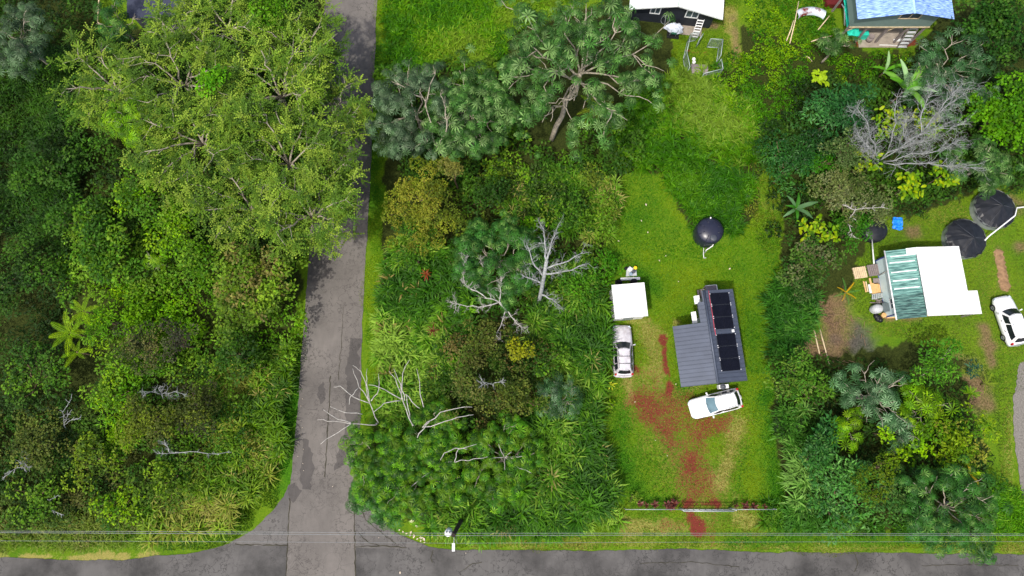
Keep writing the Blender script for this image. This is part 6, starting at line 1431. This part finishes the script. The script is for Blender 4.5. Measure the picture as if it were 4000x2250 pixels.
# ------------------------------------------------------------------ large-leaved plants: every leaf its own piece
def leaf_piece(L_, W_, c, seed, notch=0., curl=.5, mt='gloss_leaf', seg=6):
    r = random.Random(seed); V = []; C = []; Q = []; c = np.array(S(*c))
    for i in range(seg + 1):
        t = i / seg; w = W_ * .5 * (math.sin(math.pi * min(1, t * .92 + .06)) ** .6) * (1 - notch * r.random()); z = curl * L_ * (.35 * math.sin(t * 2.2) - .55 * t * t)
        for s_ in (-1, 0, 1): V.append((t * L_, s_ * w, z + (.12 * w if s_ else 0))); C.append(c * r.uniform(.85, 1.15) * (1.25 if s_ == 0 else 1))
    for i in range(seg):
        for s_ in (0, 1): Q.append((i * 3 + s_, i * 3 + s_ + 1, i * 3 + s_ + 4, i * 3 + s_ + 3))
    return np_mesh('leaf', np.array(V), np.array(Q), np.array(C), M[mt])
def frond_piece(L_, W_, c, seed, pairs=16, curl=.6, lw=.06, mt='leaf'):
    r = random.Random(seed); V = []; C = []; Q = []; c = np.array(S(*c))
    f = lambda t: Vector((t * L_, 0, curl * L_ * (.5 * t - .75 * t * t)))
    for i in range(pairs):
        t = .12 + .88 * i / pairs; a = f(t); l = W_ * .5 * math.sin(math.pi * (.15 + .8 * t)) ** .7
        for s_ in (-1, 1):
            d = Vector((.45, s_, -.18)).normalized(); b = len(V); k = c * r.uniform(.8, 1.2)
            sd_ = Vector((1, 0, 0)) * lw * .5
            V += [tuple(a), tuple(a + d * l * .5 + sd_), tuple(a + d * l), tuple(a + d * l * .5 - sd_)]; C += [k] * 4; Q.append((b, b + 1, b + 2, b + 3))
    b = len(V)
    for i in range(6):
        p_ = f(i / 5); V += [(p_.x, -.02, p_.z), (p_.x, .02, p_.z)]; C += [c * 1.1] * 2
    for i in range(5): Q.append((b + 2 * i, b + 2 * i + 1, b + 2 * i + 3, b + 2 * i + 2))
    return np_mesh('frond', np.array(V), np.array(Q), np.array(C), M[mt])
def plant(name, label, cat, px, py, h, pieces, n, part, el=(.2, .9), scale=(.8, 1.2), seed=0, stem=.08, group=None, azs=None, stem_mat='bark', spread=0.):
    r = random.Random(900 + seed); p = at(px, py, h); t = thing(name, label, cat, (p.x, p.y, -.04), group=group)
    mb = MB(); mb.tube([(p.x, p.y, -.04), (p.x, p.y, h)], [stem, stem * .7], 8); mb.build('stem', M[stem_mat], t)
    for i in range(n):
        o = np_obj(part, pieces[i % len(pieces)], t, (r.uniform(-spread, spread), r.uniform(-spread, spread), h + r.uniform(-.1, .1) * (1 + spread)))
        az = azs[i] if azs else 2 * math.pi * (i + r.random() * .6) / n
        o.rotation_euler = (Matrix.Rotation(az, 4, 'Z') @ Matrix.Rotation(-r.uniform(*el), 4, 'Y')).to_euler(); s_ = r.uniform(*scale); o.scale = (s_, s_, s_)
    return t
ban = [leaf_piece(2.3, .55, (112, 158, 70), 1, .25, .45), leaf_piece(2.0, .5, (88, 142, 48), 2, .3, .5), leaf_piece(2.2, .5, (150, 184, 130), 3, .3, .4)]
plant('banana_plant', 'banana plant with long pale torn leaves, right of the weeds', 'plant', 3540, 350, 4.2, ban, 9, 'leaf', (.1, .8), (.95, 1.35), 1, azs=[1.0, .75, 1.9, 2.4, .1, -.5, -1.3, 2.9, 4.0])
plant('banana_plant', 'smaller banana clump behind the torn-leaved banana plant', 'plant', 3460, 275, 2.2, ban[1:], 5, 'leaf', (.2, .9), (.6, .9), 2)
plant('banana_plant', 'banana plant with yellowing leaf by the gravel drive', 'plant', 3790, 1850, 1.6, [leaf_piece(1.9, .42, (150, 190, 50), 4, .1, .2), leaf_piece(1.4, .3, (190, 170, 60), 5, .2, .7)], 4, 'leaf', (-.1, .4), (.7, 1.0), 3, azs=[0, 1.7, 3.4, 5.2])
plant('banana_plant', 'dark banana plant left of the yellow vine shrub', 'plant', 3110, 815, 2.2, [leaf_piece(1.7, .42, (84, 118, 78), 6, .3, .6), leaf_piece(1.5, .4, (60, 112, 40), 7, .3, .7)], 7, 'leaf', (.1, .7), (.8, 1.1), 4)
tfp = [frond_piece(1.9, .75, (138, 172, 44), 1), frond_piece(1.7, .7, (118, 158, 40), 2)]
plant('tree_fern', 'upper tree fern with bright yellow green fronds, left block', 'fern', 325, 1215, 4.6, tfp, 7, 'frond', (.1, .5), (.6, .95), 5, group='tree ferns')
plant('tree_fern', 'middle tree fern between two others, left block', 'fern', 275, 1300, 4.4, tfp, 8, 'frond', (.1, .5), (.7, 1.05), 6, group='tree ferns')
plant('tree_fern', 'lowest of the three yellow green tree ferns', 'fern', 300, 1375, 4.0, tfp, 6, 'frond', (.1, .5), (.55, .8), 7, group='tree ferns')
plant('palm', 'little fan palm beside the gravel drive', 'palm', 3790, 1535, 1.0, [frond_piece(.9, .3, (92, 140, 36), 3, 12, .5, .05), frond_piece(.8, .28, (116, 154, 44), 4, 12, .5, .05)], 14, 'frond', (.2, .9), (.7, 1.1), 8)
plant('palm', 'young palm with yellowing fronds beside the mulch', 'palm', 3304, 1143, .5, [frond_piece(1.3, .3, (84, 130, 62), 5, 14, .7, .045), frond_piece(1.1, .24, (196, 160, 50), 6, 12, .8, .045)], 8, 'frond', (.2, .6), (.8, 1.1), 9)
plant('palm', 'slim palm with yellow fronds under the large palmate tree', 'palm', 2330, 420, 3.4, [frond_piece(1.9, .6, (130, 150, 50), 7, 18, .6, .05), frond_piece(1.8, .6, (104, 138, 44), 8, 18, .6, .05)], 8, 'frond', (.1, .6), (.8, 1.1), 10)
plant('palm', 'spiky plant at the corner of the dark soil by the drive', 'palm', 3850, 1500, .6, [frond_piece(1.1, .3, (120, 140, 50), 9, 12, .6, .04)], 8, 'frond', (.3, .9), (.7, 1.), 11)
vin = [leaf_piece(.44, .28, (146, 162, 44), 11, .15, .5, seg=4), leaf_piece(.42, .27, (122, 150, 44), 12, .1, .5, seg=4), leaf_piece(.42, .27, (104, 140, 38), 13, .1, .5, seg=4), leaf_piece(.42, .27, (84, 122, 34), 15, .1, .5, seg=4)]
for i, (x, y, h, n, sp, lb) in enumerate([(3480, 480, 4.6, 70, 1.3, 'yellow-leaved vine climbing the dead tree left limb'), (3625, 480, 5.2, 60, 1.1, 'yellow-leaved vine high on the dead tree right limb'), (3555, 720, 3.6, 70, 1.1, 'brightest yellow vine below the dead tree'),
    (3690, 680, 4.2, 50, 1.0, 'yellow vine trailing along the lowest dead limb'), (3390, 625, 3.8, 36, .9, 'lime vine at the foot of the dead tree'), (3170, 890, 3.4, 44, 1.0, 'yellow vine shrub below the grey-olive tree'), (3205, 300, 3.0, 22, .5, 'bright yellow leafy rosette left of the banana plant'), (3240, 905, 3.2, 26, .7, 'lime vine leaves right of the yellow vine shrub')]):
    plant('climbing_vine', lb, 'vine', x, y, h, vin if i != 6 else [leaf_piece(.5, .26, (144, 172, 54), 14, .1, .4, seg=4)], int(n * 1.6), 'leaf', (-.4, .7), (.6, 1.25), 20 + i, .05, 'yellow vines', spread=sp)
tip = [leaf_piece(.42, .12, (96, 50, 44), 21, 0, .5, seg=4), leaf_piece(.38, .12, (122, 82, 72), 22, 0, .5, seg=4), leaf_piece(.36, .11, (76, 40, 38), 23, 0, .5, seg=4)]
for i, (x, y, n, s_, lb) in enumerate([(2500, 1966, 14, .9, 'leftmost red ti plant inside the front fence'), (2525, 1975, 10, .7, 'second red ti plant from the left along the fence'), (2558, 1970, 14, .9, 'third red ti plant from the left along the fence'), (2605, 1970, 18, 1.1, 'left plant of the large red ti clump by the gate'), (2622, 1982, 14, .9, 'lower plant of the large red ti clump by the gate'), (2633, 1967, 18, 1.1, 'right plant of the large red ti clump by the gate'),
    (2874, 1976, 12, .7, 'small bright red ti plant right of the gate'), (2912, 1978, 16, 1.0, 'red ti plant second from the gate, right side'), (2945, 1978, 14, .9, 'browner ti plant third from the gate, right side'), (2985, 1977, 14, .9, 'brown ti plant farthest right along the fence')]):
    plant('ti_plant', lb, 'plant', x, y, .5, tip, n, 'leaf', (.1, 1.0), (.8 * s_, 1.15 * s_), 40 + i, .02, 'red ti plants along the front fence', spread=.05)
for i, (x, y, lb) in enumerate([(2384, 1502, 'yellow strap leaf plant at the hedge below the wagon'), (1665, 1070, 'rust red dead frond in the cane beside the verge'), (1690, 1290, 'dark red shrub in the cane, lower')]):
    plant('leafy_plant', lb, 'plant', x, y, (.5, 2.3, 2.2)[i], [leaf_piece(.7, .1, ((190, 200, 70), (140, 66, 48), (96, 44, 36))[i], 30 + i, 0, .6, seg=4)], 9, 'leaf', (-.1, .6), (.6, 1.), 60 + i, .03)

# ------------------------------------------------------------------ small litter that shows as pale flecks
fl = MB(); rr = random.Random(77)
def flecks(lst, name, label, mat_, cat):
    mb = MB()
    for (x, y, s_) in lst:
        p = at(x, y, 0); a = rr.random() * 6.28; c, s2 = math.cos(a) * s_, math.sin(a) * s_
        mb.add([(p.x - c, p.y - s2, .03), (p.x + s2 * .6, p.y - c * .6, .07), (p.x + c, p.y + s2, .035), (p.x - s2 * .6, p.y + c * .6, .08)], [(0, 1, 2, 3)])
    o = mb.build(name, mat_); tag(o, label, cat, kind='stuff')
flecks([(2523,800,.14),(2505,863,.1),(2530,908,.1),(2575,1018,.1),(2850,1050,.13),(2416,942,.09),(2600,1000,.08),(2650,1100,.07),(2480,1570,.08),(2640,1500,.07),(2560,1720,.06),(2606,1780,.07)], 'fallen_leaves', 'scattered pale fallen leaves on the lawn', M['litter'], 'leaves')
flecks([(1608,2036,.22),(1628,2055,.16),(1605,2080,.15),(1618,2092,.14),(1645,2100,.18),(1656,2106,.18),(1562,2010,.16),(1570,2026,.12)] + [(1560 + 14 * k, 2070 + 7 * k, .1) for k in range(8)], 'fallen_leaves', 'curled pale dead leaves on the dark corner edge', M['litter'], 'leaves')
flecks([(1563,2237,.12),(1820,2160,.06),(1480,2100,.05),(1300,1900,.05)] + [(1175 + rr.uniform(-12, 12), 1250 + k * 28, .05) for k in range(22)], 'fallen_leaves', 'tiny fallen leaves along the lane edge', M['litter'], 'leaves')
flecks([(1900 + rr.uniform(-160, 160), 690 + rr.uniform(-50, 60), .14) for k in range(26)], 'fallen_leaves', 'white leaf undersides scattered below the central trees', M['litter'], 'leaves')
mb = MB()
for k in range(150):
    p = at(3240 + rr.gauss(0, 55), 1290 + rr.gauss(0, 75), 0); mb.obox((p.x, p.y, .03 + rr.random() * .12), rr.uniform(.2, .7), .03, .03, rr.random() * 3.14, 0, rr.uniform(-.15, .15))
tag(mb.build('brush_pile', M['brush']), 'heap of dry sticks and mulch below the palms', 'brush', kind='stuff')
for i, (a, b, lb) in enumerate([((3180, 1290, .3), (3202, 1385, .25), 'left of two thin logs beside the mulch'), ((3202, 1285, .3), (3240, 1425, .25), 'right of two thin logs beside the mulch')]):
    mb = MB(); mb.tube([at(*a), at(*b)], [.07, .05], 7); tag(mb.build('thin_log', M['wood_pale']), lb, 'log')
mb = MB(); 
for (x, y) in [(3902 + 24 * k / 7, 990 + 128 * k / 7) for k in range(8)]:
    p = at(x, y, 0); n = 18; mb.add([(p.x, p.y, .06)] + [(p.x + math.cos(2 * math.pi * k / n) * .58 * rr.uniform(.75, 1.15), p.y + math.sin(2 * math.pi * k / n) * .6 * rr.uniform(.75, 1.15), -.04) for k in range(n)], [(0, 1 + k, 1 + (k + 1) % n) for k in range(n)], True)
tag(mb.build('soil_bed', M['soil']), 'long bare brown soil bed in the grass above the hatchback', 'soil', kind='stuff')
